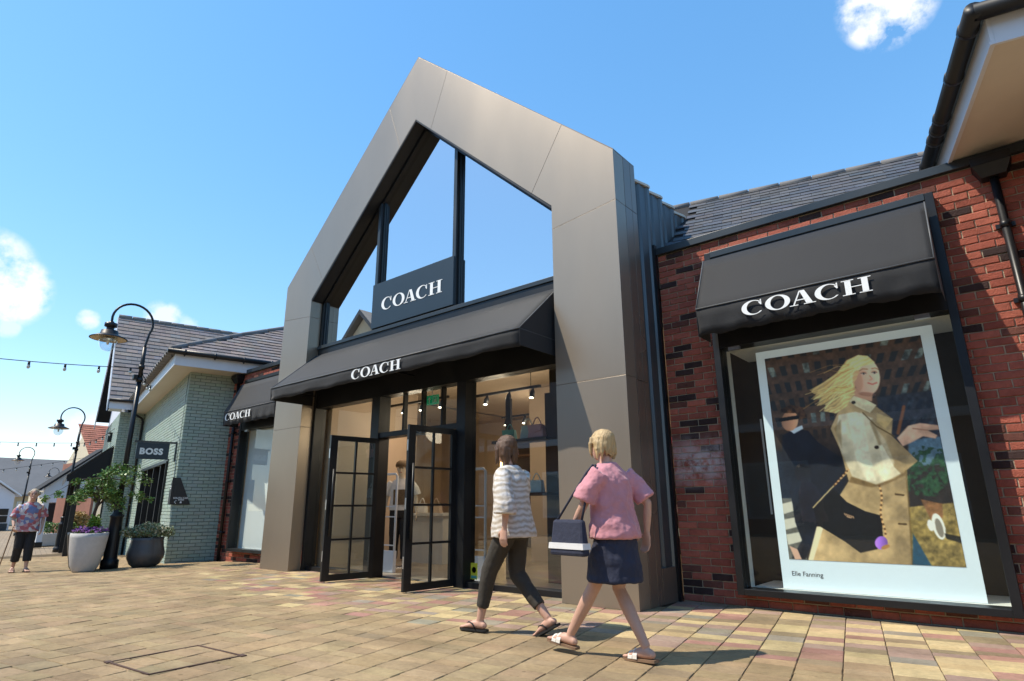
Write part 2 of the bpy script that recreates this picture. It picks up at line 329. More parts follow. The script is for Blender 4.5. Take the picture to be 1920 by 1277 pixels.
# pieces: bases = list of (verts, faces); items = (Matrix, (r,g,b)); the largest in view become objects, the rest one joined part
def pieces(parent, name, bases, m, items, nobj=300, rest_name=None, cut=None):
    meshes = []
    for vs, fs in bases:
        me = bpy.data.meshes.new(name); me.from_pydata(vs, [], fs); me.materials.append(MATS[m]); setcol(me); meshes.append(me)
    sc = []
    for i, (mx, c) in enumerate(items):
        p = project(mx.translation)
        vis = p is not None and -30 < p[0] < 1950 and -30 < p[1] < 1307 and (cut is None or cut(p))
        sc.append((0 if vis else 1, p[2] if vis else 0, i))
    sc.sort(); take = {s[2] for s in sc[:nobj] if s[0] == 0}
    V = []; F = []; Cc = []; nb = 0
    for i, (mx, c) in enumerate(items):
        k = i*7 % len(bases) if len(bases) > 1 else 0
        if i in take:
            o = bpy.data.objects.new(name, meshes[k]); COL.objects.link(o); o.parent = parent; o.matrix_basis = mx; o.color = (*c, 1)
        else:
            A = np.array(mx); v = np.c_[np.array(bases[k][0]), np.ones(len(bases[k][0]))] @ A.T
            V.append(v[:, :3]); F += [tuple(nb+j for j in f) for f in bases[k][1]]; nb += len(v); Cc.append(np.tile((*c, 1), (len(v), 1)))
    if V:
        me = bpy.data.meshes.new(rest_name or name); me.from_pydata(np.concatenate(V).tolist(), [], F); me.materials.append(MATS[m]); setcol(me, np.concatenate(Cc).astype('f'))
        o = bpy.data.objects.new(rest_name or name, me); COL.objects.link(o); o.parent = parent; o['kind'] = 'stuff'
def brick_base(L=.215, H=.065, D=.045, ch=.005, jit=.0022):
    r = lambda: random.uniform(-jit, jit); v = []
    for d, ins in ((0, ch), (ch, 0), (D, 0)):
        for sx, sz in ((-1, -1), (1, -1), (1, 1), (-1, 1)):
            v.append((sx*(L/2-ins)+r()*(ins > 0 or 1), d+(r()*.6 if d == 0 else 0), sz*(H/2-ins)+r()))
    f = [(0, 1, 2, 3)]+[(a+i, a+4+i, a+4+(i+1) % 4, a+(i+1) % 4) for a in (0, 4) for i in range(4)]
    return v, f
def bond(x0, x1, z0, z1, holes=(), L=.225, Hc=.075, mj=.010):
    res = []; nC = int(round((z1-z0)/Hc))
    for k in range(nC):
        za = z0+k*Hc; iv = [(x0, x1)]
        for (a, b, c, d) in holes:
            if za+Hc*.6 > c and za+Hc*.4 < d:
                iv = [q for (s, e) in iv for q in ((s, min(e, a)), (max(s, b), e)) if q[1]-q[0] > .03]
        off = (L/2 if k % 2 else 0)
        for (s, e) in iv:
            x = x0-off
            while x < e:
                a, b = max(x, s), min(x+L, e)
                if b-a > .035: res.append(((a+b)/2, za+Hc/2, b-a-mj))
                x += L
    return res
def brick_items(lay, to_world, colf):
    it = []
    for (x, z, l) in lay:
        mx = to_world(x, z) @ Matrix.Translation((0, random.uniform(-.003, .003), 0)) @ Matrix.Rotation(random.uniform(-.006, .006), 4, 'Y') @ Matrix.Diagonal((l/.215, 1, 1, 1))
        it.append((mx, colf()))
    return it
def red_brick_col():
    t = random.random()
    if t < .13: b = (.050, .030, .028)
    elif t < .22: b = (.15, .060, .045)
    else:
        k = random.random(); b = (.31+.09*k, .088+.035*k, .060+.022*k)
    s = random.uniform(.82, 1.15); return tuple(c*s for c in b)
def jitter_col(c, a): s = random.uniform(1-a, 1+a); return tuple(x*s*random.uniform(.97, 1.03) for x in c)
BR = [brick_base() for _ in range(5)]

# ------------------------------------------------------------------ lettering
def ell(cx, cy, rx, ry, a0, a1, n, tilt=0):
    r = []
    for i in range(n+1):
        t = R(a0+(a1-a0)*i/n); x, y = rx*math.cos(t), ry*math.sin(t); c, s = math.cos(R(tilt)), math.sin(R(tilt)); r.append((cx+x*c-y*s, cy+x*s+y*c))
    return r
def glyph(ch):   # list of quads strips / polys, width
    P = []
    def strip(a, b):
        for i in range(len(a)-1): P.append([a[i], a[i+1], b[i+1], b[i]])
    if ch == 'C':
        strip(ell(.66, .5, .66, .53, 40, 322, 40), ell(.75, .5, .44, .47, 44, 316, 40))
        P.append([(1.13, .62), (1.19, .62), (1.19, 1.0), (1.13, 1.0)]); P.append([(1.02, .80), (1.13, .62), (1.13, .96)]); return P, 1.26
    if ch == 'O': strip(ell(.70, .5, .70, .53, 0, 360, 48), ell(.70, .5, .40, .47, 0, 360, 48, 0)); return P, 1.40
    if ch == 'A':
        P += [[(.60, 1.0), (.86, 1.0), (1.24, .04), (.90, .04)], [(.58, 1.0), (.66, 1.0), (.26, .04), (.18, .04)], [(.36, .33), (.92, .33), (.90, .39), (.38, .39)],
              [(.0, 0), (.46, 0), (.46, .05), (.0, .05)], [(.76, 0), (1.40, 0), (1.40, .05), (.76, .05)]]; return P, 1.40
    if ch == 'H':
        for x in (.16, .98): P += [[(x, .04), (x+.30, .04), (x+.30, .96), (x, .96)], [(x-.16, 0), (x+.46, 0), (x+.46, .05), (x-.16, .05)], [(x-.16, .95), (x+.46, .95), (x+.46, 1), (x-.16, 1)]]
        P.append([(.46, .48), (.98, .48), (.98, .53), (.46, .53)]); return P, 1.44
def coach(parent, org, xd, ud, width, height, depth=.004, m='letter_white'):
    g = [glyph(c) for c in 'COACH']; gap = (.13, -.06, -.02, .12, 0); tot = sum(a[1] for a in g)+sum(gap); x = 0
    xd = Vector(xd).normalized(); ud = Vector(ud).normalized(); nd = xd.cross(ud); org = Vector(org)
    for i, (P, wd) in enumerate(g):
        mb = MB()
        for j, pl in enumerate(P):
            e = .0004*(j % 4) if 'COACH'[i] in 'AH' else 0
            a = [org+xd*((p[0]+x)/tot*width)+ud*(p[1]*height) for p in pl]
            mb.hexa(a, [q+nd*(depth+e) for q in a])
        mb.build('letter', m, parent); x += wd+gap[i]
def text_part(name, body, org, xd, ud, size, m, parent, bold=0., depth=.002, center=False, spacing=1.0):
    cu = bpy.data.curves.new('txt', 'FONT'); cu.body = body; cu.size = size; cu.offset = bold; cu.extrude = depth; cu.space_character = spacing; cu.resolution_u = 3
    if center: cu.align_x = 'CENTER'
    t = bpy.data.objects.new('txt', cu); COL.objects.link(t); bpy.context.view_layer.update()
    me = bpy.data.meshes.new_from_object(t.evaluated_get(bpy.context.evaluated_depsgraph_get())); bpy.data.objects.remove(t)
    xd = Vector(xd).normalized(); ud = Vector(ud).normalized(); nd = xd.cross(ud)
    for v in me.vertices: v.co = Vector(org)+xd*v.co.x+ud*v.co.y+nd*v.co.z
    me.materials.clear(); me.materials.append(MATS[m]); me.name = name
    return link(bpy.data.objects.new(name, me), parent)
# ------------------------------------------------------------------ ground and paving
def gz(x): return 0.0 if x > -10.4 else .03*(max(x, -27)+10.4)
g = MB()
xs = [-400, -27, -10.4, 200]
for i in range(3):
    a, b = xs[i], xs[i+1]; g.add([(a, -300, gz(a)-.03), (b, -300, gz(b)-.03), (b, 300, gz(b)-.03), (a, 300, gz(a)-.03)], [(0, 1, 2, 3)])
tag(g.build('ground', 'ground'), kind='structure')
g = MB(); xs = [-27, -10.4, 3.0]
for i in range(2):
    a, b = xs[i], xs[i+1]; g.add([(a, -8.2, gz(a)-.010), (b, -8.2, gz(b)-.010), (b, 1.6, gz(b)-.010), (a, 1.6, gz(a)-.010)], [(0, 1, 2, 3)])
pav = tag(g.build('pavement', 'joint'), kind='structure')
def paver_base(L=.156, W=.2665, ch=.006, D=.016, jit=.0022):
    r = lambda: random.uniform(-jit, jit); v = []
    for z, ins in ((0, ch), (-.005, ch*.25), (-D, 0)):
        for sx, sy in ((-1, -1), (1, -1), (1, 1), (-1, 1)): v.append((sx*(W/2-ins)+r(), sy*(L/2-ins)+r(), z+(r()*.3 if z == 0 else 0)))
    return v, [(0, 1, 2, 3)]+[(a+i, a+4+i, a+4+(i+1) % 4, a+(i+1) % 4) for a in (0, 4) for i in range(4)]
bx = [-14.5, -10.2, -8.0, -6.7, -5.6, -4.7, -3.85, -3.3, -2.8, -2.3, -.7, 3]
by = [.2, -1.1, -1.55, -1.75, -1.72, -1.62, -1.5, -1.4, -1.32, -1.02, -1.05, -1.2]
tan_c = (.345, .250, .140); ca = R(11)
cdir = Vector((-math.sin(ca), math.cos(ca), 0)); ndir = Vector((math.cos(ca), math.sin(ca), 0))
items = []; org0 = Vector((-6, -2, 0))
inman = lambda x, y: -5.05 < x < -4.42 and -3.98 < y < -3.33
for i in range(-100, 48):
    yy = -11+random.uniform(0, .2)
    while yy < 11:
        ln = random.choice((.12, .16, .16, .20)); p = org0+ndir*(i*.27)+cdir*(yy+ln/2); yy += ln
        if not (-24 < p.x < 2.8 and -8.0 < p.y < 1.45): continue
        if p.x < -14.3 and p.y > .05+(-14.46-p.x)*.23+.1: continue
        if -10.4 < p.x < -3.15 and p.y > .42: continue
        if p.y > 1.0: continue
        edge = np.interp(p.x, bx, by)+.16*math.sin(i*1.7)+random.uniform(-.08, .08)
        band = p.y > edge and not (p.x < -9.5 and random.random() < .35+(-9.5-p.x)*.25) and not (p.x < -5 and random.random() < .30)
        if band:
            t = random.random()
            c = (.50, .385, .205) if t < .30 else (.37, .205, .155) if t < .50 else (.34, .235, .18) if t < .66 else (.28, .245, .185) if t < .76 else (.29, .22, .13)
            c = jitter_col(c, .13)
        else:
            c = jitter_col(tan_c, .13)
            if random.random() < .07: c = jitter_col((.30, .225, .13), .1)
        mx = Matrix.Translation((p.x, p.y, gz(p.x)+random.gauss(0, .0011))) @ Matrix.Rotation(ca, 4, 'Z') @ Matrix.Rotation(random.gauss(0, .004), 4, 'X') @ Matrix.Rotation(random.gauss(0, .004)-(math.atan(.03) if p.x < -10.4 else 0), 4, 'Y') @ Matrix.Diagonal((1, (ln-.004)/.156, 1, 1))
        items.append((mx, c))
pieces(pav, 'paver', [paver_base() for _ in range(4)], 'paver', items, 300, 'pavers')
# recessed access cover: thin rusty steel edging round the pavers
mc = thing('access_cover', (-4.73, -3.66, 0), 'rusty steel edged access cover inlaid with tan pavers in the open paving', 'manhole cover')
cn = [Vector((-4.99, -3.98, 0)), Vector((-5.03, -3.37, 0)), Vector((-4.45, -3.32, 0)), Vector((-4.43, -3.93, 0))]
for i in range(4):
    a, b = cn[i], cn[(i+1) % 4]; d = (b-a).normalized(); n = Vector((-d.y, d.x, 0))*.007
    m = MB(); m.hexa([a-n-Vector((0, 0, .01)), b-n-Vector((0, 0, .01)), b+n-Vector((0, 0, .01)), a+n-Vector((0, 0, .01))], [a-n+Vector((0, 0, .006)), b-n+Vector((0, 0, .006)), b+n+Vector((0, 0, .006)), a+n+Vector((0, 0, .006))]); m.build('edge_bar', 'rust', mc)
for c in (cn[0], cn[2]):
    m = MB(); m.box(c.x-.03, c.x+.03, c.y-.02, c.y+.02, -.005, .0075); m.build('lifting_key', 'rust', mc)

# ------------------------------------------------------------------ portal (bronze gable frame)
XC = -6.79
shop = thing('shop_building', (XC, 2, 0), 'tall bronze gabled shop front with glazed gable and open black doors', 'shop')
XL, XR, ZE, ZA = -10.45, -3.105, 5.17, 8.57
XI, XJ, ZI, ZJ = -9.54, -4.04, 4.735, 7.31
def seg_panel(poly, y0, y1, m='bronze'):
    q = MB(); q.prism(poly, 1, y0, y1); return q
G = .0018
def lerp(a, b, t): return (a[0]+(b[0]-a[0])*t, a[1]+(b[1]-a[1])*t)
oL, oA, oR = (XL, ZE), (XC, ZA), (XR, ZE); iL, iA, iR = (XI, ZI), (XC, ZJ), (XJ, ZI)
def panel(poly, name='cladding_panel', y0=0, y1=.23, m='bronze'):
    # shrink by the shadow gap
    cx = sum(p[0] for p in poly)/len(poly); cz = sum(p[1] for p in poly)/len(poly)
    pp = [(p[0]+(cx-p[0])*G/max(abs(cx-p[0]), .3), p[1]+(cz-p[1])*G/max(abs(cz-p[1]), .3)) for p in poly]
    q = MB(); q.prism(pp, 1, y0, y1); return q.build(name, m, shop, .002)
def zs(x): return x
for s in (1, -1):
    ox, ix = (XR, XJ) if s == 1 else (XL, XI)
    panel([(ix, 0), (ox, 0), (ox, 2.38), (ix, 2.38)]); panel([(ix, 2.38), (ox, 2.38), (ox, 4.50), (ix, 4.40)])
    o, i_ = (oR, iR) if s == 1 else (oL, iL)
    m1o, m1i = lerp(o, oA, .20), lerp(i_, iA, .115)
    panel([(ix, 4.40), (ox, 4.50), o, m1o, m1i, i_])
    m2o, m2i = lerp(o, oA, .80), lerp(i_, iA, .86)
    panel([m1i, m1o, m2o, m2i])
    if s == 1: P2o, P2i = m2o, m2i
    else: panel([m2i, m2o, oA, P2o, P2i, iA])
q = MB()   # dark backing seen in the shadow gaps, and the side return
for a, b, c, d in ((iL, oL, oA, iA), (iR, oR, oA, iA)): q.prism([(p[0]+(XC-p[0])*.004, p[1]-.03) for p in (a, b, c, d)], 1, .006, .22)
q.box(XL+.02, XI-.02, .006, .22, .01, 4.7); q.box(XJ+.02, XR-.02, .006, .22, .01, 4.7)
q.build('cladding_backing', 'black_metal', shop)
for (z0, z1) in ((.0, 2.36), (2.366, 4.50), (4.506, 5.168)):
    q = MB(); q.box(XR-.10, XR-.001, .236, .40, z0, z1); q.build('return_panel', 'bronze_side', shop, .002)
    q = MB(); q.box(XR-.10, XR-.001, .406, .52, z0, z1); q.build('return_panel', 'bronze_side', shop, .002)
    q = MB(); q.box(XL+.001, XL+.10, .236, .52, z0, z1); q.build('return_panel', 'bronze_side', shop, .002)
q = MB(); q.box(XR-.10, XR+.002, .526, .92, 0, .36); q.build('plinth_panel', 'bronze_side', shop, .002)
q = MB()   # top coping over the gable
for o in (oL, oR): q.prism([o, oA, (oA[0], oA[1]+.012), (o[0], o[1]+.012)], 1, .002, .52)
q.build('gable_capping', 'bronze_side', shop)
# folded zinc side cladding: saw-tooth in plan
def zinc(side):
    X = XR-.03 if side == 1 else XL+.03; ys = .53
    for k in range(6):
        y0 = ys+k*.372; q = MB(); s = side
        pl = [(X-s*.10, y0), (X-s*.045, y0), (X-s*.03, y0+.13), (X+s*.0, y0+.15), (X+s*.012, y0+.29), (X+s*.035, y0+.31), (X+s*.035, y0+.368), (X-s*.10, y0+.368)]
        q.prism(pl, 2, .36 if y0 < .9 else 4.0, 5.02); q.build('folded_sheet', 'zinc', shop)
        q = MB(); q.prism([(X-s*.10, y0), (X-s*.03, y0), (X+s*.05, y0+.31), (X+s*.05, y0+.368), (X-s*.10, y0+.368)], 2, 5.022, 5.055); q.build('fold_cap', 'soffit', shop)
zinc(1); zinc(-1)
q = MB(); q.box(XR-.02, XR+.035, .86, .926, 0, 4.2); q.build('corner_trim', 'black_metal', shop)
# portal roof behind the gable, and the room walls above the wings
q = MB()
for o in ((XR-.1, 5.02), (XL+.1, 5.02)): q.prism([o, (XC, 8.42), (XC, 8.34), (o[0], o[1]-.08)], 1, .54, 8.2)
q.build('roof', 'zinc', shop)
q = MB(); q.box(XL+.12, XL+.22, .54, 8.2, 3.3, 4.95); q.box(XR-.22, XR-.14, .54, 8.2, 3.3, 4.95); q.prism([(XL+.15, 3.3), (XR-.15, 3.3), (XR-.15, 4.9), (XC, 8.2), (XL+.15, 4.9)], 1, 8.1, 8.2); q.build('inner_wall', 'interior_white', shop)
# ---- reveals, frames, glazing
def frame(name, *b, m='black_metal', bev=.003): return box_part(name, m, shop, *b, bevel=bev)
YF, YG = .235, .30
frame('jamb', XI-.01, XI+.06, YF, .46, 0, ZI); frame('jamb', XJ-.06, XJ+.01, YF, .46, 0, ZI)
for o, i_ in ((iL, iA), (iR, iA)):
    q = MB(); d = .085; q.prism([o, i_, (i_[0], i_[1]-d), (o[0], o[1]-d)], 1, YF, YG+.06); q.build('raking_frame', 'black_metal', shop)
frame('transom', XI+.06, XJ-.06, YF-.03, .46, 3.68, 3.84)
frame('sill_trim', XI+.02, XJ-.02, YF-.05, YF-.032, 3.80, 3.86, m='coping')
ZR = lambda x: ZI+(ZJ-ZI)*(1-abs(x-XC)/(XC-XI))-.085
for x in (-7.90, -6.02):
    q = MB(); q.prism([(x-.03, 3.84), (x+.03, 3.84), (x+.03, ZR(x+.03)), (x-.03, ZR(x-.03))], 1, YF-.02, YG+.06); q.build('mullion', 'black_metal', shop)
    q = MB(); q.prism([(x-.033, 3.84), (x+.033, 3.84), (x+.033, ZR(x+.03)), (x-.033, ZR(x-.03))], 1, YF-.027, YF-.0205); q.build('mullion_cap', 'coping', shop)
def pane(poly, y, m='glass_upper', par=None, name='pane'):
    q = MB(); q.prism(poly, 1, y, y+.008); return q.build(name, m, par or shop)
pane([(XI+.06, 3.84), (-7.93, 3.84), (-7.93, ZR(-7.93)), (XI+.06, ZR(XI+.06))], YG)
pane([(-7.87, 3.84), (-6.05, 3.84), (-6.05, ZR(-6.05)), (XC, ZR(XC)), (-7.87, ZR(-7.87))], YG)
pane([(-5.99, 3.84), (XJ-.06, 3.84), (XJ-.06, ZR(XJ-.06)), (-5.99, ZR(-5.99))], YG)
for (x0, x1, n) in ((XI+.06, -7.93, 1), (-7.87, -6.05, 1), (-5.99, XJ-.06, 1)):
    frame('bead', x0, x0+.03, YG-.03, YG-.004, 3.84, ZR(x0+.03)-.01, m='coping')
sg = frame('fascia_sign', -7.93, -5.99, YF-.06, YF-.03, 3.88, 4.66, m='sign_blue'); 
coach(sg, (-7.67, YF-.062, 4.15), (1, 0, -.012), (0, 0, 1), 1.45, .205)
# lower shop front
frame('head_frame', XI+.06, XJ-.06, YF+.02, .46, 2.72, 3.68)
ML, MR = -7.66, -5.93
for x0, x1 in ((ML-.20, ML), (MR, MR+.17)): frame('post', x0, x1, YF+.0, .46, 0, 2.72)
frame('threshold_rail', XI+.06, ML-.20, YF+.05, .46, 0, .07); frame('threshold_rail', MR+.17, XJ-.06, YF+.05, .46, 0, .07)
frame('door_head', ML, MR, YF+.02, .46, 2.06, 2.14)
pane([(XI+.06, .07), (ML-.20, .07), (ML-.20, 2.72), (XI+.06, 2.72)], .38, 'glass_shop'); pane([(MR+.17, .07), (XJ-.06, .07), (XJ-.06, 2.72), (MR+.17, 2.72)], .38, 'glass_shop')
for k in range(4):
    a = ML+(MR-ML)*k/4; b = ML+(MR-ML)*(k+1)/4
    pane([(a+.018 if k else a, 2.14), (b-.018 if k < 3 else b, 2.14), (b-.018 if k < 3 else b, 2.72), (a+.018 if k else a, 2.72)], .40, 'glass_shop', name='transom_pane')
    if k: frame('muntin', a-.018, a+.018, .36, .44, 2.14, 2.72)
# open door leaves
def door(hx, ang, sgn):
    def xf(a, t, z): # a along leaf from hinge, t thickness
        c, s = math.cos(ang), math.sin(ang); return (hx+a*c-t*s, .24+a*s+t*c, z)
    H = 2.045; W = .80
    q = MB(xf); q.box(0, .07, -.022, .022, .015, H); q.box(W-.11, W, -.022, .022, .015, H); q.box(.07, W-.11, -.022, .022, .015, .10); q.box(.07, W-.11, -.022, .022, H-.075, H)
    d = q.build('door', 'black_metal', shop)
    A0, A1 = .07, W-.11; Z0, Z1 = .10, H-.075
    q = MB(xf); q.box((A0+A1)/2-.014, (A0+A1)/2+.014, -.018, .018, Z0, Z1)
    q.build('muntin', 'black_metal', d)
    for k in (1, 2, 3):
        z = Z0+(Z1-Z0)*k/4
        for (u0, u1) in ((A0, (A0+A1)/2-.014), ((A0+A1)/2+.014, A1)):
            q = MB(xf); q.box(u0, u1, -.018, .018, z-.014, z+.014); q.build('muntin', 'black_metal', d)
    for i in range(2):
        for k in range(4):
            u0 = A0 if i == 0 else (A0+A1)/2+.014; u1 = (A0+A1)/2-.014 if i == 0 else A1
            q = MB(xf); q.box(u0, u1, -.004, .004, Z0+(Z1-Z0)*k/4+(.014 if k else 0), Z0+(Z1-Z0)*(k+1)/4-(.014 if k < 3 else 0)); q.build('pane', 'glass_shop', d)
    for sd_ in (-1, 1):
        q = MB(xf); q.tube([(W-.055, sd_*.06, .62), (W-.055, sd_*.06, 1.55)], .014, 8); q.tube([(W-.055, 0, .70), (W-.055, sd_*.06, .70)], .009, 6); q.tube([(W-.055, 0, 1.47), (W-.055, sd_*.06, 1.47)], .009, 6); q.build('handle', 'black_metal', d)
    for z in (.35, 1.05, 1.78):
        q = MB(xf); q.box(W+.0005, W+.003, -.012, .012, z-.07, z+.07); q.build('latch_plate', 'steel', d)
    q = MB(xf); q.tube([(W-.06, 0, -.0), (W-.06, 0, .03)], .008, 6); q.build('floor_bolt', 'steel', d)
door(ML+.02, R(-98), 1); door(MR-.02, R(-94), -1)
# exit sign hung behind the transom glass
ex = thing('exit_sign', (-6.79, .56, 2.54), 'small green running man exit sign above the shop doors', 'sign')
frame_ = box_part('panel', 'exit_green', ex, -6.935, -6.655, .56, .575, 2.53, 2.675)
box_part('hanger', 'steel', ex, -6.80, -6.79, .562, .573, 2.675, 2.76)
q = MB(); q.box(-6.70-.015+.0, -6.69, .556, .5595, 2.55, 2.655)
q = MB(); 
for b in ((-6.86, -6.845, 2.555, 2.62),): q.box(b[0], b[1], .556, .5595, b[2], b[3])
q.prism([(-6.885, 2.61), (-6.82, 2.61), (-6.8525, 2.655)], 1, .556, .5592); q.build('arrow', 'letter_white', ex)
q = MB(); q.box(-6.775, -6.765, .556, .5595, 2.55, 2.655); q.box(-6.685, -6.675, .556, .5595, 2.55, 2.655); q.box(-6.765, -6.685, .556, .5595, 2.648, 2.656)
q.ball((-6.722, .557, 2.635), (.011, .003, .011), 8, 6); q.prism([(-6.745, 2.60), (-6.715, 2.622), (-6.70, 2.60), (-6.722, 2.585)], 1, .556, .559); q.prism([(-6.735, 2.592), (-6.718, 2.592), (-6.742, 2.552), (-6.756, 2.556)], 1, .556, .559); q.prism([(-6.718, 2.592), (-6.70, 2.592), (-6.70, 2.556), (-6.712, 2.556)], 1, .556, .559)
q.build('running_figure', 'letter_white', ex)
stk = thing('window_sticker', (-5.70, .372, .09), 'small yellow assistance dog sticker low on the shop glass', 'sticker')
q = MB(); q.box(-5.755, -5.635, .3765, .3785, .10, .30); q.build('backing', 'yellow', stk)
q = MB(); q.lathe([(0, 0), (.038, 0)], (0, 0, 0), 16); q.v = [(-5.695+a, .3755, .215+b) for a, b, c in q.v]; q.build('emblem', 'sign_black', stk)
q = MB(); q.box(-5.745, -5.645, .3752, .3762, .112, .145); q.build('caption_block', 'teal', stk)

# ---- awnings
def awning(par_name, label, cx, w, yb, zb, yf, zf, hem, group, text, tx0, txw, txz, txh, back_off=.0):
    x0, x1 = cx-w/2, cx+w/2
    a = thing(par_name, (cx, yb, zf), label, 'awning', group)
    n = 40; q = MB(); vs = []
    prof = []
    for i in range(n+1):
        x = x0+(x1-x0)*i/n; e = min(i, n-i)
        wob = .008*math.sin(i*.9)+.006*math.sin(i*2.3+1)
        for k in range(7):
            t = k/6; sag = -.012*math.sin(math.pi*t)*(1 if 2 < i < n-2 else .2)
            prof.append((x, yb+(yf-yb)*t, zb+(zf-zb)*t+sag))
        for k in range(1, 4): prof.append((x, yf+.012*math.sin(i*1.1+k)*(k/3)+.006*k, zf-hem*k/3+wob*(k/3)))
    m_ = 10; fs = [(i*m_+k, i*m_+k+1, (i+1)*m_+k+1, (i+1)*m_+k) for i in range(n) for k in range(m_-1)]
    q.add(prof, fs, 0, True); c = q.build('canopy', 'fabric', a); so = c.modifiers.new('thick', 'SOLIDIFY'); so.thickness = .004
    for x in (x0, x1):
        q = MB(); s = 1 if x == x1 else -1
        q.hexa([(x, yb, zb), (x, yf, zf), (x, yf+.01, zf-hem), (x, yb, zf-hem)], [(x+s*.004, yb, zb), (x+s*.004, yf, zf), (x+s*.004, yf+.01, zf-hem), (x+s*.004, yb, zf-hem)]); q.build('side_cheek', 'fabric', a)
        q = MB(); q.tube([(x, yf-.003, zf), (x, yb, zf-.0)], .005, 6); q.tube([(x, yf-.002, zf+.003), (x, yb, zb+.003)], .007, 6); q.build('side_piping', 'piping', a)
    q = MB(); q.tube([(x0, yf-.004, zf+.003), (x1, yf-.004, zf+.003)], .0075, 6); q.build('front_piping', 'piping', a)
    for x in (x0+.05, cx, x1-.05):
        q = MB(); q.tube([(x, yb, zf-.03), (x, yf+.02, zf-.03)], .012, 6); q.build('frame_arm', 'black_metal', a)
    coach(a, (tx0, yf-.016, txz), (1, 0, text), (0, .0, 1), txw, txh, .003)
    return a
awning('door_awning', 'long black sloping awning over the glazed shop doors of the bronze gable', -6.79-.03, 5.44, .20, 3.69, -.61, 2.965, .20, None, 0, -7.24, 1.10, 2.795, .14)
awning('window_awning', 'black boxed awning over the tall poster window in the red brick wall', -1.33, 2.16, .72, 3.74, .37, 3.06, .30, 'awnings over the wing windows', 0, -1.92, 1.18, 2.875, .145)
awning('window_awning', 'black awning over the blind covered window between green wall and bronze column', -12.25, 2.16, .72, 3.74, .37, 3.06, .30, 'awnings over the wing windows', 0, -13.22, 1.12, 2.86, .145)

# ---- brick wings
mirror = lambda x: 2*XC-x
def wing(side, label, nobj):
    X = (lambda x: x) if side == 1 else mirror
    base = 0 if side == 1 else -.16
    t = thing('brick_wing', (X(-1.3), 1.1, base), label, 'wall')
    lo = lambda a, b: (min(X(a), X(b)), max(X(a), X(b)))
    xa, xb = lo(-3.07, 1.3 if side == 1 else .62); ha, hb = lo(-2.385, -.205); hz0, hz1 = .16, 3.82
    q = MB()
    for b in ((xa, ha, base-.1, 4.06), (hb, xb, base-.1, 4.06), (ha, hb, base-.1, hz0), (ha, hb, hz1, 4.06)): q.box(b[0], b[1], .942, 1.2, b[2], b[3])
    wl = q.build('wall', 'mortar', t)
    z0 = 0.005 if side == 1 else -.145
    lay = bond(xa, xb, z0, 4.055, [(ha, hb, hz0, hz1)])
    pieces(wl, 'brick', BR, 'brick', brick_items(lay, lambda x, z: Matrix.Translation((x, .93, z)), red_brick_col), nobj, 'bricks')
    box_part('coping', 'coping', t, xa, xb, .885, 1.25, 4.062, 4.15, bevel=.004)
    # window box
    f = box_part('window_frame', 'black_metal', t, *lo(-2.42, -2.35), .79, 1.0, .13, 3.86, bevel=.003)
    box_part('window_frame', 'black_metal', t, *lo(-.245, -.175), .79, 1.0, .13, 3.86, bevel=.003)
    box_part('window_frame', 'black_metal', t, *lo(-2.35, -.245), .79, 1.0, .13, .19, bevel=.003)
    box_part('window_frame', 'coping', t, *lo(-2.35, -.245), .785, .98, 3.79, 3.863, bevel=.003)
    box_part('window_head', 'black_metal', t, *lo(-2.35, -.245), .80, 1.0, 2.70, 3.79)
    box_part('pane', 'glass_case', t, *lo(-2.35, -.245), .872, .880, .19, 2.70)
    # downpipe with hopper
    hx = X(.285)
    q = MB(); q.hexa([(hx-.09, .80, 3.86), (hx+.09, .80, 3.86), (hx+.09, .926, 3.86), (hx-.09, .926, 3.86)], [(hx-.14, .75, 3.97), (hx+.14, .75, 3.97), (hx+.14, .926, 3.97), (hx-.14, .926, 3.97)]); q.box(hx-.145, hx+.145, .745, .926, 3.971, 4.05); q.build('hopper', 'black_metal', t)
    q = MB(); q.tube([(hx, .87, 3.87), (hx, .87, base)], .034, 12)
    for z in (.5, 1.6, 2.7, 3.4): q.tube([(hx, .87, z-.03), (hx, .87, z+.03)], .041, 12); q.box(hx-.07, hx+.07, .895, .925, z-.02, z+.02)
    q.build('downpipe', 'black_metal', t)
    return t
wR = wing(1, 'red brick wing wall with the tall poster window and black coping', 300)
wL = wing(-1, 'narrow red brick wing between the pale green building and the bronze portal', 0)
# window boxes behind the wings
q = MB(); q.box(-.245, -.20, .95, 1.75, .13, 2.76); q.build('jamb_lining', 'interior_white', wR)
q = MB(); q.box(-2.40, -2.352, .95, 1.12, .13, 2.76); q.build('jamb_lining', 'interior_white', wR)
q = MB(); q.box(-2.352, -.245, .95, 1.75, .10, .185); q.build('display_floor', 'interior_white', wR)
q = MB(); q.box(-2.352, -.245, 1.002, 1.75, 2.71, 2.76); q.build('display_soffit', 'interior_white', wR)
q = MB(); q.box(-.2485, -.2455, 1.38, 1.52, .55, .68); q.build('socket_plate', 'plastic_white', wR)
q = MB(); q.box(mirror(-.25), mirror(-2.35), 1.02, 1.06, .13, 2.76); q.build('blind', 'blind', wL)
box_part('display_floor', 'blind', wL, mirror(-.25), mirror(-2.35), .95, 1.018, .10, .186)
for s, X in ((1, lambda x: x), (-1, mirror)):
    for k in range(2):
        bx_ = X(-2.2+k*1.75)
        q = MB(); q.box(bx_-.06, bx_+.06, .81, .86, 2.66, 2.699); q.build('awning_bracket', 'steel', wR if s == 1 else wL)
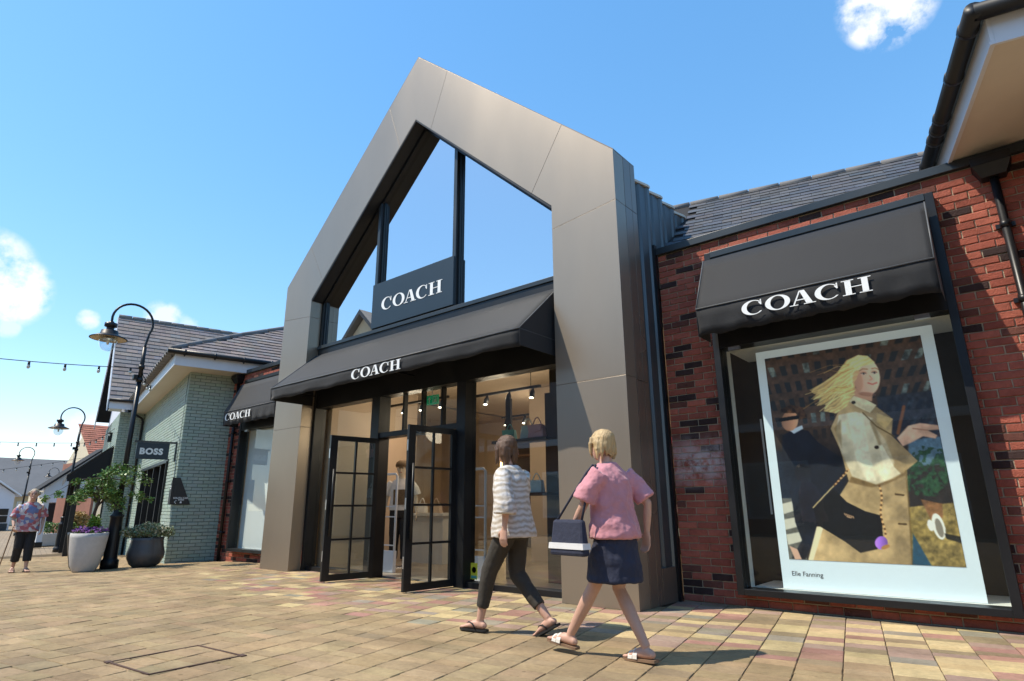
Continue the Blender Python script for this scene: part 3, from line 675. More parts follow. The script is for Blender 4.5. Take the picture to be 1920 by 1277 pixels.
# ------------------------------------------------------------------ shop interior (one room through portal and wings)
room = thing('shop_interior', (XC, 4, 0), 'warm beige shop interior with dark shelving seen through the glass', 'interior')
box_part('shop_floor', 'shop_floor', room, -9.5, -4.1, .47, 1.22, -.05, .012); box_part('shop_floor', 'shop_floor', room, -13.3, .6, 1.221, 7.0, -.05, .012)
box_part('back_wall', 'interior_wall', room, -13.3, .6, 7.0, 7.2, 0, 3.6); box_part('end_wall', 'interior_wall', room, -13.5, -13.3, 1.25, 7.2, 0, 3.6); box_part('end_wall', 'interior_wall', room, .6, .8, 1.25, 7.2, 0, 3.6)
box_part('ceiling', 'interior_wall', room, -10.2, -3.3, .52, 7.0, 3.3, 3.4); box_part('ceiling', 'interior_wall', room, -13.3, -10.2, 1.22, 7.0, 3.3, 3.4); box_part('ceiling', 'interior_wall', room, -3.3, .6, 1.22, 7.0, 3.3, 3.4)
box_part('dark_display_wall', 'interior_dark', room, -5.05, -4.2, 1.25, 1.38, .012, 3.29)
box_part('wall_panel', 'interior_wall', room, -9.6, -9.45, .56, 2.6, .012, 3.29)
box_part('beige_column', 'interior_wall', room, -7.35, -6.75, 3.7, 4.0, .012, 3.29)
tagm = tag
def shelf_unit(x, y, w_, label):
    t = thing('shelf_unit', (x, y, 0), label, 'shelf', 'shelving along the back wall')
    box_part('back_panel', 'interior_dark', t, x, x+w_, y, y+.04, .012, 2.7)
    for k in range(5):
        box_part('shelf', 'wood', t, x+.04, x+w_-.04, y-.32, y, .35+k*.48, .39+k*.48)
    box_part('led_strip', 'led', t, x, x+.035, y-.34, y-.30, .4, 2.6); box_part('led_strip', 'led', t, x+w_-.035, x+w_, y-.34, y-.30, .4, 2.6)
    for k in range(5):
        for j in range(2):
            bx0 = x+.25+j*(w_-.3)/2; c = random.choice(['wood', 'pink_bag', 'black_cloth', 'pale_blue', 'red_bag', 'print_brown'])
            bag((bx0+.12, y-.17, .39+k*.48), c, .22, 'small handbag standing on a back shelf of the shop', 'handbags on the back shelves')
def bag(p, m, w_, label, group=None, h=None, flap=False):
    h = h or w_*.68
    t = thing('handbag', p, label, 'handbag', group)
    q = MB(); x, y, z = p; q.hexa([(x-w_/2, y-.05, z), (x+w_/2, y-.05, z), (x+w_/2, y+.05, z), (x-w_/2, y+.05, z)], [(x-w_*.43, y-.03, z+h), (x+w_*.43, y-.03, z+h), (x+w_*.43, y+.03, z+h), (x-w_*.43, y+.03, z+h)]); q.build('body', m, t, .012)
    q = MB(); q.tube([(x-w_*.3+w_*.6*i/10, y, z+h-.01+w_*.42*math.sin(math.pi*i/10)) for i in range(11)], .008, 6); q.build('handle', m, t)
    if flap:
        q = MB(); q.prism([(x-w_*.44, z+h), (x+w_*.44, z+h), (x+w_*.40, z+h*.55), (x, z+h*.38), (x-w_*.40, z+h*.55)], 1, y-.064, y-.052); q.build('flap', m, t)
    return t
for i, (x, y) in enumerate(((-10.6, 6.9), (-8.4, 6.9), (-6.2, 6.9))): shelf_unit(x, y, 1.7, 'dark shelving unit with glowing edge lights on the back wall')
# display ledge near the right pane with bags
dl = thing('display_ledge', (-5.5, 1.15, 0), 'black display stand holding small handbags behind the right hand pane', 'stand')
box_part('ledge', 'interior_dark', dl, -5.95, -4.95, 1.0, 1.25, 1.90, 1.94); box_part('upright', 'interior_dark', dl, -5.15, -5.05, 1.26, 1.30, .012, 2.6); box_part('upright', 'interior_dark', dl, -5.9, -5.8, 1.26, 1.30, .012, 2.6)
bag((-5.68, 1.1, 1.94), 'teal', .23, 'small teal handbag on the high black display stand', h=.15, flap=True); bag((-5.38, 1.16, 1.94), 'pale_blue', .26, 'pale blue handbag with hoop handle on the high black stand', h=.20); bag((-5.16, 1.08, 1.94), 'pink_bag', .28, 'lilac pink flap handbag on the high black stand', h=.18, flap=True)
box_part('ledge', 'interior_dark', dl, -5.45, -4.95, 1.0, 1.25, 1.15, 1.19); bag((-5.2, 1.1, 1.19), 'pale_blue', .24, 'pale blue boxy handbag on the lower display ledge', h=.17)
# counter and plinths
ct_ = thing('sales_counter', (-8.9, 2.4, 0), 'white panelled display table with bags near the left pane', 'counter')
box_part('body', 'interior_white', ct_, -9.35, -8.3, 2.3, 2.9, .012, .85); box_part('top', 'interior_white', ct_, -9.4, -8.25, 2.25, 2.95, .85, .90)
bag((-9.1, 2.5, .90), 'white_cloth', .26, 'white handbag on the white display table', h=.18); bag((-8.7, 2.5, .90), 'interior_wall', .28, 'beige basket bag on the white display table', h=.16)
pb = thing('display_plinth', (-6.6, 4.4, 0), 'low white display plinth deeper inside the shop', 'plinth'); box_part('body', 'interior_white', pb, -7.4, -6.0, 4.0, 4.8, .012, .62); box_part('top', 'interior_white', pb, -7.44, -5.96, 3.96, 4.84, .62, .66)
# track lights
for (x, y, n) in ((-8.4, 1.6, 4), (-6.6, 1.9, 4), (-5.2, 2.6, 3), (-7.6, 4.2, 4), (-2.2, 2.6, 2), (-11.3, 3.0, 2)):
    t = thing('track_light', (x, y, 3.3), 'black ceiling track with small lit spot heads', 'light', 'ceiling track lights')
    box_part('rail', 'black_metal', t, x-.9, x+.9, y-.02, y+.02, 2.86, 2.90)
    for k in range(2): q = MB(); q.tube([(x-.7+1.4*k, y, 2.9), (x-.7+1.4*k, y, 3.3)], .006, 6); q.build('wire', 'black_metal', t)
    for k in range(n):
        xx = x-.75+1.5*k/(n-1)
        q = MB(); q.tube([(xx, y, 2.86), (xx, y-.02, 2.80), (xx, y-.05, 2.70)], [.012, .04, .045], 10); h_ = q.build('spot_head', 'black_metal', t)
        q = MB(); q.ball((xx, y-.053, 2.697), (.036, .036, .012), 10, 6); q.build('lamp', 'lamp_on', h_)
    ld = bpy.data.lights.new('spot_glow', 'POINT'); ld.energy = 6*n; ld.color = (1, .80, .58); ld.shadow_soft_size = .3
    lo_ = bpy.data.objects.new('spot_glow', ld); link(lo_, t); lo_.location = (x, y, 2.6)
for (xx, yy) in ((-8.6, 1.6), (-6.9, 1.4), (-5.0, 1.8)):   # rails up in the gable
    t = thing('gable_track_light', (xx, yy, 5.2), 'faint track light hanging inside the glazed gable', 'light', 'track lights inside the gable')
    q = MB(); q.tube([(xx-.1, yy, 4.6), (xx+.9, yy+.3, 5.6)], .02, 6); q.build('rail', 'black_metal', t)
    for k in range(3): q = MB(); q.tube([(xx-.1+.4*k, yy+.12*k, 4.6+.4*k), (xx-.05+.4*k, yy-.12+.12*k, 4.45+.4*k)], .045, 8); q.build('spot_head', 'black_metal', t)
# security gates
for (x0, x1, lab) in ((-8.33, -7.88, 'white security gate standing just inside the open doors'), (-6.36, -5.92, 'white security gate behind the right hand pane by the yellow sticker')):
    t = thing('security_gate', ((x0+x1)/2, .86, 0), lab, 'security gate', 'security gates')
    y = .86
    q = MB(); q.tube([(x0+.02, y, .03), (x0+.02, y, 1.50), (x0+.06, y, 1.54), (x1-.06, y, 1.54), (x1-.02, y, 1.50), (x1-.02, y, .03)], .020, 8); q.build('hoop', 'plastic_white', t)
    for z in (.42, .86, 1.02): q = MB(); q.tube([(x0+.02, y, z), (x1-.02, y, z)], .011, 6); q.build('crossbar', 'plastic_white', t)
    box_part('base_panel', 'plastic_white', t, x0, x1, y-.035, y+.035, .012, .34, bevel=.01)

# ------------------------------------------------------------------ poster (flat printed panel, painted point by point)
mat('poster_border_glow', (.72, .81, .86), .5, noise=.02, emit=.13)  # faint glow added to lift the brightness of the shaded poster board
pt = thing('poster_board', (-1.24, 1.1, .19), 'tall pale blue bordered poster of a blonde woman in a trench coat', 'poster')
box_part('board', 'poster_border_glow', pt, -2.06, -.41, 1.10, 1.125, .188, 2.655)
NX, NZ = 250, 360
quad = np.array([(70, 165), (752, 62), (960, 1082), (178, 1045)], float)     # traced corners TL TR BR BL
def homog(src, dst):
    A = []
    for (x, y), (u, v) in zip(src, dst): A += [[x, y, 1, 0, 0, 0, -u*x, -u*y, -u], [0, 0, 0, x, y, 1, -v*x, -v*y, -v]]
    return np.linalg.svd(np.array(A))[2][-1].reshape(3, 3)
Hm = homog([(0, 0), (1, 0), (1, 1), (0, 1)], quad)
SS = 2; gx, gy = np.meshgrid((np.arange(NX*SS)+.5)/(NX*SS), (np.arange(NZ*SS)+.5)/(NZ*SS))
q3 = np.einsum('ij,jkl->ikl', Hm, np.stack([gx, gy, np.ones_like(gx)])); PX, PY = q3[0]/q3[2], q3[1]/q3[2]
IM = np.zeros((NZ*SS, NX*SS, 3)); 
def vnoise(s, seed, oct_=4):
    rs = np.random.RandomState(seed); o = np.zeros_like(PX); amp = 1
    for k in range(oct_):
        n = rs.rand(64, 64); fx = PX/s*2**k; fy = PY/s*2**k; ix = np.floor(fx).astype(int); iy = np.floor(fy).astype(int); tx = fx-ix; ty = fy-iy; tx = tx*tx*(3-2*tx); ty = ty*ty*(3-2*ty)
        g_ = lambda a, b: n[(iy+b) % 64, (ix+a) % 64]
        o += amp*((g_(0, 0)*(1-tx)+g_(1, 0)*tx)*(1-ty)+(g_(0, 1)*(1-tx)+g_(1, 1)*tx)*ty-.5); amp *= .5
    return o
def inside(poly):
    m = np.zeros(PX.shape, bool); n = len(poly)
    for i in range(n):
        x1, y1 = poly[i]; x2, y2 = poly[(i+1) % n]
        if y1 == y2: continue
        c = ((y1 > PY) != (y2 > PY)) & (PX < (x2-x1)*(PY-y1)/(y2-y1)+x1); m ^= c
    return m.astype(float)
def soft(m, k):
    for _ in range(k):
        m = (m+np.roll(m, 1, 0)+np.roll(m, -1, 0)+np.roll(m, 1, 1)+np.roll(m, -1, 1))/5
    return m
def paint(m, col, a=1., tex=None):
    global IM
    c = np.array(col, float)/255; c = c[None, None, :]*np.ones(IM.shape)
    if tex is not None: c = np.clip(c*(1+tex[..., None]), 0, 1)
    IM = IM*(1-(m*a)[..., None])+c*(m*a)[..., None]
def oval(cx, cy, rx, ry, tilt=0):
    c, s = math.cos(R(tilt)), math.sin(R(tilt)); dx, dy = PX-cx, PY-cy; return (((dx*c+dy*s)/rx)**2+((-dx*s+dy*c)/ry)**2 < 1).astype(float)
def stroke(pts, wd):
    d = np.full(PX.shape, 1e9)
    for (x1, y1), (x2, y2) in zip(pts[:-1], pts[1:]):
        t = np.clip(((PX-x1)*(x2-x1)+(PY-y1)*(y2-y1))/((x2-x1)**2+(y2-y1)**2), 0, 1); d = np.minimum(d, np.hypot(PX-x1-t*(x2-x1), PY-y1-t*(y2-y1)))
    return (d < wd).astype(float)
one = np.ones_like(PX); n1 = vnoise(60, 1); n2 = vnoise(18, 2)
paint(one, (38, 31, 29), tex=n1*.5)
upper = np.clip((560-PY+PX*.06)/120, 0, 1); paint(upper, (84, 62, 48), .75, n2*.4)
# office windows in rows receding
ua = (PX-60)/46+(PY-300)*.0012*(PX-400)/46; ub = (PY+.13*(PX-400))/74
wmask = ((ua % 1) > .30) & ((ua % 1) < .82) & ((ub % 1) > .22) & ((ub % 1) < .80)
lum = np.random.RandomState(5).rand(64, 64)[np.floor(ub).astype(int) % 64, np.floor(ua).astype(int) % 64]
paint(soft(wmask*upper, 2), (30, 33, 36), .85); paint(soft(wmask*upper*(lum > .78), 2), (128, 140, 132), .55, n2)
paint(soft(inside([(60, 560), (420, 600), (420, 820), (140, 790)]), 10), (24, 30, 42), .9, n1*.4)
paint(soft(inside([(560, 330), (840, 300), (880, 560), (600, 540)]), 14), (34, 40, 54), .75, n2*.4)
paint(soft(inside([(700, 520), (900, 500), (905, 620), (700, 640)]), 10), (96, 128, 150), .8, n2*.3)
tree = soft(((n2+n1*.5) > .02)*inside([(690, 600), (760, 545), (850, 560), (880, 700), (850, 770), (700, 760)]), 2); paint(tree, (30, 52, 34), .95, n2)
paint(soft(inside([(700, 815), (905, 795), (965, 1090), (725, 1085)]), 4), (128, 108, 62), 1, n2*.5+n1*.3)
paint(soft(inside([(130, 775), (190, 775), (260, 1050), (170, 1050)]), 3), (92, 90, 84), 1, n2*.3)
for k, (a, b) in enumerate((((145, 800), (205, 850)), ((150, 870), (225, 930)), ((165, 935), (245, 990)))):
    paint(soft(inside([(a[0], a[1]), (b[0], a[1]-15), (b[0]+12, a[1]+25), (a[0]+10, a[1]+45)]), 2), (196, 190, 172), .9)
# passer-by in a suit
paint(soft(inside([(150, 500), (205, 468), (262, 480), (305, 530), (410, 600), (430, 700), (310, 885), (290, 960), (250, 1045), (190, 1040), (235, 960), (205, 880), (190, 780), (160, 690), (148, 590)]), 3), (23, 26, 36), 1, n1*.5)
paint(soft(inside([(180, 478), (235, 455), (240, 470), (200, 492)]), 2), (190, 200, 210)); paint(soft(oval(182, 436, 36, 44, 8), 3), (186, 132, 98), 1, (PX-182)/160); paint(soft(inside([(143, 385), (185, 366), (240, 378), (258, 420), (228, 430), (215, 402), (160, 402), (146, 398)]), 2), (72, 46, 28), 1, n2); paint(soft(stroke([(140, 432), (188, 424), (215, 420)], 8), 1), (16, 14, 14))
paint(soft(inside([(180, 985), (215, 1000), (235, 1045), (205, 1045)]), 2), (190, 150, 128))
# another walker, right
paint(soft(inside([(755, 780), (850, 800), (855, 860), (800, 870)]), 3), (120, 82, 52), 1, n2*.4); paint(soft(oval(835, 900, 26, 60, -18), 2), (214, 208, 196)); paint(soft(oval(838, 906, 15, 44, -18), 2), (120, 112, 100)); paint(soft(oval(800, 895, 14, 26, -18), 2), (208, 204, 196)); paint(soft(inside([(860, 930), (935, 945), (945, 975), (870, 955)]), 3), (24, 24, 26), .85)
# coat
coat = inside([(452, 318), (500, 338), (556, 372), (632, 428), (626, 500), (742, 612), (694, 652), (702, 800), (722, 1085), (262, 1060), (312, 905), (440, 700), (404, 566), (360, 470), (392, 400), (430, 352)])
paint(soft(coat, 2), (160, 134, 96), 1, n1*.28+n2*.10+(560-PX)/1600)
paint(soft(inside([(300, 900), (330, 900), (285, 1050), (262, 1050)]), 2), (214, 196, 160))
paint(soft(inside([(395, 410), (470, 396), (545, 425), (585, 540), (640, 640), (668, 668), (618, 694), (560, 716), (455, 680), (404, 566), (384, 480)]), 3), (196, 182, 152), 1, n1*.35)
for pl_, cc, al in (([(432, 405), (500, 398), (520, 520), (560, 700), (520, 700), (470, 600)], (226, 216, 190), .45), ([(560, 470), (600, 520), (640, 620), (600, 690), (585, 600)], (222, 212, 186), .45), ([(375, 470), (404, 430), (410, 560)], (120, 94, 58), .6), ([(450, 680), (560, 716), (640, 690), (690, 655), (694, 672), (600, 716), (540, 728), (440, 705)], (88, 66, 38), .75), ([(545, 425), (585, 540), (572, 545), (530, 440)], (104, 80, 48), .6)):
    paint(soft(inside(pl_), 9), cc, al, n2*.25)
paint(soft(inside([(440, 350), (470, 318), (560, 368), (532, 402), (470, 372)]), 2), (206, 190, 154), 1, n2*.15); paint(soft(inside([(562, 402), (632, 428), (602, 470), (640, 505), (560, 440)]), 2), (182, 154, 104), 1, n2*.15)
paint(soft(stroke([(500, 400), (560, 460), (640, 505)], 3), 1), (92, 70, 40), .8); paint(soft(stroke([(690, 655), (704, 800), (722, 1080)], 4), 2), (100, 78, 44), .7); paint(soft(stroke([(645, 758), (680, 762)], 4), 1), (70, 52, 32)); paint(soft(stroke([(660, 888), (692, 890)], 4), 1), (70, 52, 32)); paint(soft(oval(460, 356, 9, 7), 1), (40, 30, 24)); paint(soft(oval(562, 552, 10, 8), 1), (40, 30, 24))
paint(soft(inside([(722, 930), (810, 1082), (722, 1082)]), 3), (26, 66, 88), 1, n2*.2)
# hand
paint(soft(inside([(650, 512), (700, 458), (750, 446), (830, 456), (836, 474), (785, 478), (828, 500), (818, 514), (765, 504), (712, 532), (676, 548)]), 3), (216, 168, 140), 1, n1*.3); paint(soft(stroke([(720, 470), (785, 478)], 3), 1), (150, 100, 78), .7); paint(soft(stroke([(655, 490), (680, 375)], 7), 3), (140, 84, 48), .8)
# neck, face, hair
paint(soft(inside([(455, 290), (545, 305), (540, 352), (500, 340), (455, 325)]), 3), (188, 140, 112))
hair = [(552, 182), (520, 154), (478, 150), (430, 172), (385, 228), (330, 268), (268, 302), (285, 318), (300, 318), (272, 342), (318, 338), (298, 372), (340, 362), (330, 394), (384, 404), (430, 372), (462, 318), (474, 250), (500, 200)]
streak = np.sin((PX*.55+PY*.9)/2.6+n1*9)*.10+n1*.35+(PX-420)/900
paint(soft(inside(hair), 2), (210, 176, 116), 1, streak)
paint(soft(oval(517, 246, 58, 80, -6), 3), (226, 178, 150), 1, (PX-505)/420+(230-PY)/900)
paint(soft(inside([(552, 182), (520, 154), (478, 150), (440, 190), (452, 290), (474, 250), (492, 200), (540, 188)]), 3), (218, 188, 128), 1, streak)
for p_, wd, cc, al in (([(484, 219), (500, 210), (520, 211)], 2.4, (130, 94, 62), .75), ([(539, 209), (554, 206), (568, 213)], 2.2, (130, 94, 62), .75), ([(523, 271), (543, 277), (561, 270)], 3.2, (178, 84, 76), .75), ([(530, 240), (541, 254), (530, 259)], 2.2, (168, 112, 88), .8), ([(495, 318), (530, 322)], 7, (150, 100, 76), .5)): paint(soft(stroke(p_, wd), 2), cc, al)
for ex_, ey in ((503, 231), (550, 227)): paint(soft(oval(ex_, ey-4, 15, 9), 5), (176, 128, 104), .45); paint(soft(oval(ex_, ey, 9, 4), 1), (216, 204, 196), .8); paint(soft(oval(ex_+1, ey, 5, 4.5), 1), (62, 54, 50), .9); paint(soft(stroke([(ex_-11, ey-1), (ex_, ey-5), (ex_+11, ey-2)], 1.5), 1), (60, 42, 34), .9)
for k in range(26):
    a0 = random.uniform(0, 1); x0 = 440+random.uniform(-30, 30); y0 = 190+a0*150; x1 = x0-random.uniform(80, 175); y1 = y0+random.uniform(10, 110)
    paint(soft(stroke([(x0, y0), ((x0+x1)/2, (y0+y1)/2-14), (x1, y1)], random.uniform(.8, 2.2)), 1), random.choice([(246, 216, 148), (176, 130, 64), (232, 196, 120)]), .75)
paint(soft(oval(478, 262, 22, 48, -8), 9), (176, 122, 94), .5); paint(soft(oval(535, 256, 16, 10), 6), (236, 164, 140), .35); paint(soft(oval(520, 320, 40, 9, 4), 5), (150, 100, 78), .5)
# bag, chain and charm
paint(soft(inside([(284, 816), (375, 735), (432, 792), (512, 832), (584, 852), (592, 955), (566, 1000), (492, 1016), (424, 966), (302, 892)]), 2), (17, 17, 21), 1, n2*.3); paint(soft(stroke([(284, 816), (360, 735), (440, 655)], 2.5), 1), (196, 170, 120), .9)
for k in range(12): paint(soft(oval(378+k*5.5, 718-k*6.2, 4.5, 4), 1), (186, 140, 92) if k % 2 else (90, 56, 34))
for k in range(22): paint(soft(oval(574+1.1*k+6*math.sin(k*.4), 722+k*10.5, 5, 5), 1), (206, 160, 104) if k % 2 else (90, 60, 36))
paint(soft(oval(584, 972, 28, 29), 1), (132, 88, 178), 1, (PX-590)/-90); paint(soft(oval(602, 990, 20, 9, -20), 1), (156, 110, 60))
for k in range(5): paint(soft(stroke([(422+k*9, 842+k*3.2), (426+k*9, 850+k*3.2)], 2), 1), (206, 160, 120), .9)
paint(soft(stroke([(432, 856), (450, 862)], 2), 1), (206, 160, 120), .9)
IM = IM.reshape(NZ, SS, NX, SS, 3).mean((1, 3)); lin = np.where(IM <= .04045, IM/12.92, ((IM+.055)/1.055)**2.4)
px0, px1, pz0, pz1 = -1.97, -.51, .47, 2.57
X_, Z_ = np.meshgrid(np.linspace(px0, px1, NX), np.linspace(pz1, pz0, NZ)); V = np.stack([X_.ravel(), np.full(NX*NZ, 1.0965), Z_.ravel()], 1)
idx = np.arange(NX*NZ).reshape(NZ, NX); F = np.stack([idx[:-1, :-1].ravel(), idx[1:, :-1].ravel(), idx[1:, 1:].ravel(), idx[:-1, 1:].ravel()], 1)
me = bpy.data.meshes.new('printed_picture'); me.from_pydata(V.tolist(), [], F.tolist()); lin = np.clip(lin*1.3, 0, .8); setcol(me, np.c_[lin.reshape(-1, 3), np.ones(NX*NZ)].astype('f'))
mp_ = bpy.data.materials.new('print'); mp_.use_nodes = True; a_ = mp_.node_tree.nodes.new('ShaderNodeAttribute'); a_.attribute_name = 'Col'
pb_ = mp_.node_tree.nodes['Principled BSDF']; mp_.node_tree.links.new(a_.outputs['Color'], pb_.inputs['Base Color']); pb_.inputs['Roughness'].default_value = .5; mp_.node_tree.links.new(a_.outputs['Color'], pb_.inputs['Emission Color']); pb_.inputs['Emission Strength'].default_value = .13  # picture also emits its own colours faintly, added to brighten it without a lamp
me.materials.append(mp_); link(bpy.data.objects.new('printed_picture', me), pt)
text_part('caption', 'Elle Fanning', (-1.965, 1.0985, .315), (1, 0, -.0), (0, 0, 1), .062, 'sign_black', pt, 0, .0005)
# dark panel added so the shop behind the poster looks dim, with a pale strip

dbk = thing('dim_shop_panel', (-1.3, 1.78, 0), 'dark panel added to stand for the dim shop behind the poster window', 'screen')
box_part('panel', 'interior_dark', dbk, -2.9, -.15, 1.76, 1.80, .013, 2.9)
box_part('light_edge', 'plastic_white', dbk, -2.30, -2.28, 1.745, 1.757, .9, 2.0)
# ------------------------------------------------------------------ green painted building (turned 13 degrees)
TH = R(13)
GC = Vector((-14.46, 0.0, 0)); GU = Vector((-math.cos(TH), math.sin(TH), 0)); GV = Vector((math.sin(TH), math.cos(TH), 0))
RC = Vector((2*XC+14.46, 0, 0)); RU = Vector((math.cos(TH), math.sin(TH), 0)); RV = Vector((-math.sin(TH), math.cos(TH), 0))
GX = lambda u, v, z: GC+GU*u+GV*v+Vector((0, 0, z))
RX = lambda u, v, z: RC+RU*u+RV*v+Vector((0, 0, z))
gb = thing('green_building', GX(0, 0, -.16), 'pale green painted brick shop with deep white eaves and brown tiled roof', 'building')
def gpart(name, m, *b, bevel=0., par=None): return box_part(name, m, par or gb, *b, bevel=bevel, xf=GX)
U2 = 7.95; WU0, WU1, WZ0, WZ1 = 1.40, 6.35, .12, 2.13
q = MB(GX)
for b in ((.014, WU0, 0.014, 3.0, -.7, 4.1), (WU1, U2, 0.014, 3.0, -.7, 4.1), (WU0, WU1, 0.014, 3.0, WZ1, 4.1), (WU0, WU1, 0.014, 3.0, -.7, WZ0), (WU0, WU1, .5, 3.0, WZ0, WZ1)): q.box(*b)
gw = q.build('wall', 'green_mortar', gb)
gcol = lambda: jitter_col((1, 1, 1), .05)
side = brick_items(bond(0, 1.02, -.175, 4.09), lambda x, z: Matrix.Translation(GX(0, x, z)) @ Matrix.Rotation(R(77), 4, 'Z'), gcol)
pieces(gw, 'brick', BR, 'green_brick', side, 300, 'side_bricks')
fr_ = brick_items(bond(-U2, -.006, -.55, 4.09, [(-WU1, -WU0, WZ0, WZ1)]), lambda x, z: Matrix.Translation(GX(-x, 0, z)) @ Matrix.Rotation(-TH, 4, 'Z'), gcol)
pieces(gw, 'brick', BR, 'green_brick', fr_, 0, 'front_bricks')
# front window: four tall black bays
gpart('window_back', 'black_metal', WU0, WU1, .30, .32, WZ0, WZ1)
for k in range(5):
    u_ = WU0+(WU1-WU0)*k/4
    gpart('window_post', 'black_metal', max(u_-.05, WU0), min(u_+.05, WU1), -.05 if k == 0 else .0, .30, WZ0, WZ1, bevel=.003)
    if k < 4: gpart('pane', 'glass_shop', u_+.05, u_+(WU1-WU0)/4-.05, .14, .148, WZ0, WZ1)
gpart('window_trim', 'coping', WU0-.03, WU1+.02, -.03, -.004, WZ1-.03, WZ1+.05); gpart('window_sill', 'concrete', WU0-.03, WU1+.02, -.05, .29, WZ0-.05, WZ0)
# block two steps forward at the far end
V2 = -.70
q = MB(GX); q.box(U2, U2+6.0, V2+.012, 6, -.8, 4.1); g2 = q.build('far_wall', 'green_mortar', gb)
it = brick_items(bond(V2, 0, -.625, 4.09), lambda x, z: Matrix.Translation(GX(U2-.014, x, z)) @ Matrix.Rotation(R(77), 4, 'Z'), gcol)
it += brick_items(bond(-U2-3.2, -U2+.012, -.625, 4.09, [(-U2-2.9, -U2-.75, -.6, 2.2)]), lambda x, z: Matrix.Translation(GX(-x, V2, z)) @ Matrix.Rotation(-TH, 4, 'Z'), gcol)
pieces(g2, 'brick', BR, 'green_brick', it, 0, 'far_bricks')
gpart('wall_lantern', 'black_metal', U2+2.0, U2+2.25, V2-.12, V2-.005, 3.30, 3.62); gpart('shopfront', 'black_metal', U2+.75, U2+2.9, V2-.03, V2+.01, -.6, 2.2)
for k in range(4): gpart('shop_pane', 'glass_shop', U2+.82+k*.52, U2+1.28+k*.52, V2-.045, V2-.036, -.35, 2.0)
# eaves
gpart('soffit', 'soffit', -.64, U2-.02, -.42, .0, 4.085, 4.11); gpart('soffit', 'soffit', -.64, -.0, .0, 1.2, 4.085, 4.11); gpart('soffit_board', 'soffit', -.64, -.0, 1.2, 4.0, 4.085, 4.11)
gpart('fascia', 'white_paint', -.665, -.641, -.445, 1.6, 4.07, 4.33); gpart('fascia', 'white_paint', -.64, U2-.52, -.445, -.421, 4.07, 4.33); gpart('roof_deck', 'roof_bed', -.64, U2-.5, -.44, 3.0, 4.28, 4.36)
for k in range(26):    # rolled tile ends along the front edge
    u_ = -.70+k*.29; q = MB(GX); q.box(u_, u_+.262, -.60, -.40, 4.34, 4.43); q.build('edge_tile', 'grey_roof', gb, .02)
    q = MB(GX); q.tube([(u_+.276, -.615, 4.375), (u_+.276, -.40, 4.385)], .035, 8); q.build('edge_roll', 'black_metal', gb)
q = MB(GX); q.tube([(-.74, -.62, 4.36), (-.74, 2.6, 4.36)], .058, 12)
q.build('gutter', 'black_metal', gb)
for k in range(5): q = MB(GX); q.tube([(-.74, -.3+k*.62, 4.36), (-.74, -.26+k*.62, 4.36)], .068, 10); q.tube([(-.74, -.28+k*.62, 4.30), (-.74, -.28+k*.62, 4.27)], .014, 6); q.build('gutter_bracket', 'black_metal', gb)
q = MB(GX); q.tube([(7.75, -.36, 4.05), (7.75, -.10, 3.90), (7.75, -.06, 3.8), (7.75, -.06, -.5)], .035, 10); q.build('downpipe', 'black_metal', gb)
q = MB(GX); q.tube([(.13, -.012, 1.4), (.13, -.012, 4.05)], .006, 6); q.build('cable', 'green_mortar', gb)
# tiles: thin wedge, a = along course, b = up slope
def tile_base(w_, e, t=.012, jit=.002):
    r = lambda: random.uniform(-jit, jit)
    v = [(-w_/2, 0, t+r()), (w_/2, 0, t+r()), (w_/2, e*1.1, .0), (-w_/2, e*1.1, .0), (-w_/2, 0, -.002), (w_/2, 0, -.002)]
    return v, [(0, 1, 2, 3), (4, 5, 1, 0), (0, 3, 4), (1, 5, 2)]
def roof_tiles(par, name, org, A, B, inside_fn, a0, a1, b1, w_, e, colf, m, nobj, t=.014, cut=None):
    A = Vector(A).normalized(); B = Vector(B).normalized(); N_ = A.cross(B)
    if N_.z < 0: A = -A; N_ = -N_; a0, a1 = -a1, -a0
    items = []; k = 0; b = 0
    while b < b1:
        a = a0-(w_/2 if k % 2 else 0)
        while a < a1:
            s = -1 if False else 1
            lo_, hi_ = max(a-w_/2, a0-w_/2), min(a+w_/2, a1)
            if hi_-lo_ > .05 and inside_fn(Vector(org)+A*((lo_+hi_)/2)+B*(b+e/2)):
                P = Vector(org)+A*((lo_+hi_)/2)+B*b+N_*(.012+random.uniform(0, .004))
                mx = Matrix(((A.x, B.x, N_.x, P.x), (A.y, B.y, N_.y, P.y), (A.z, B.z, N_.z, P.z), (0, 0, 0, 1))) @ Matrix.Rotation(random.gauss(0, .006), 4, 'Z') @ Matrix.Diagonal((.985*(hi_-lo_)/w_, 1, 1, 1))
                items.append((mx, colf()))
            a += w_
        b += e; k += 1
    pieces(par, name, [tile_base(w_, e, t) for _ in range(3)], m, items, nobj, name+'s')
def gl(P): d = P-GC; return d.dot(GU), d.dot(GV), P.z
tcol = lambda: jitter_col(random.choice([(.215, .175, .16), (.19, .16, .155), (.24, .195, .17), (.20, .185, .185)]), .12)
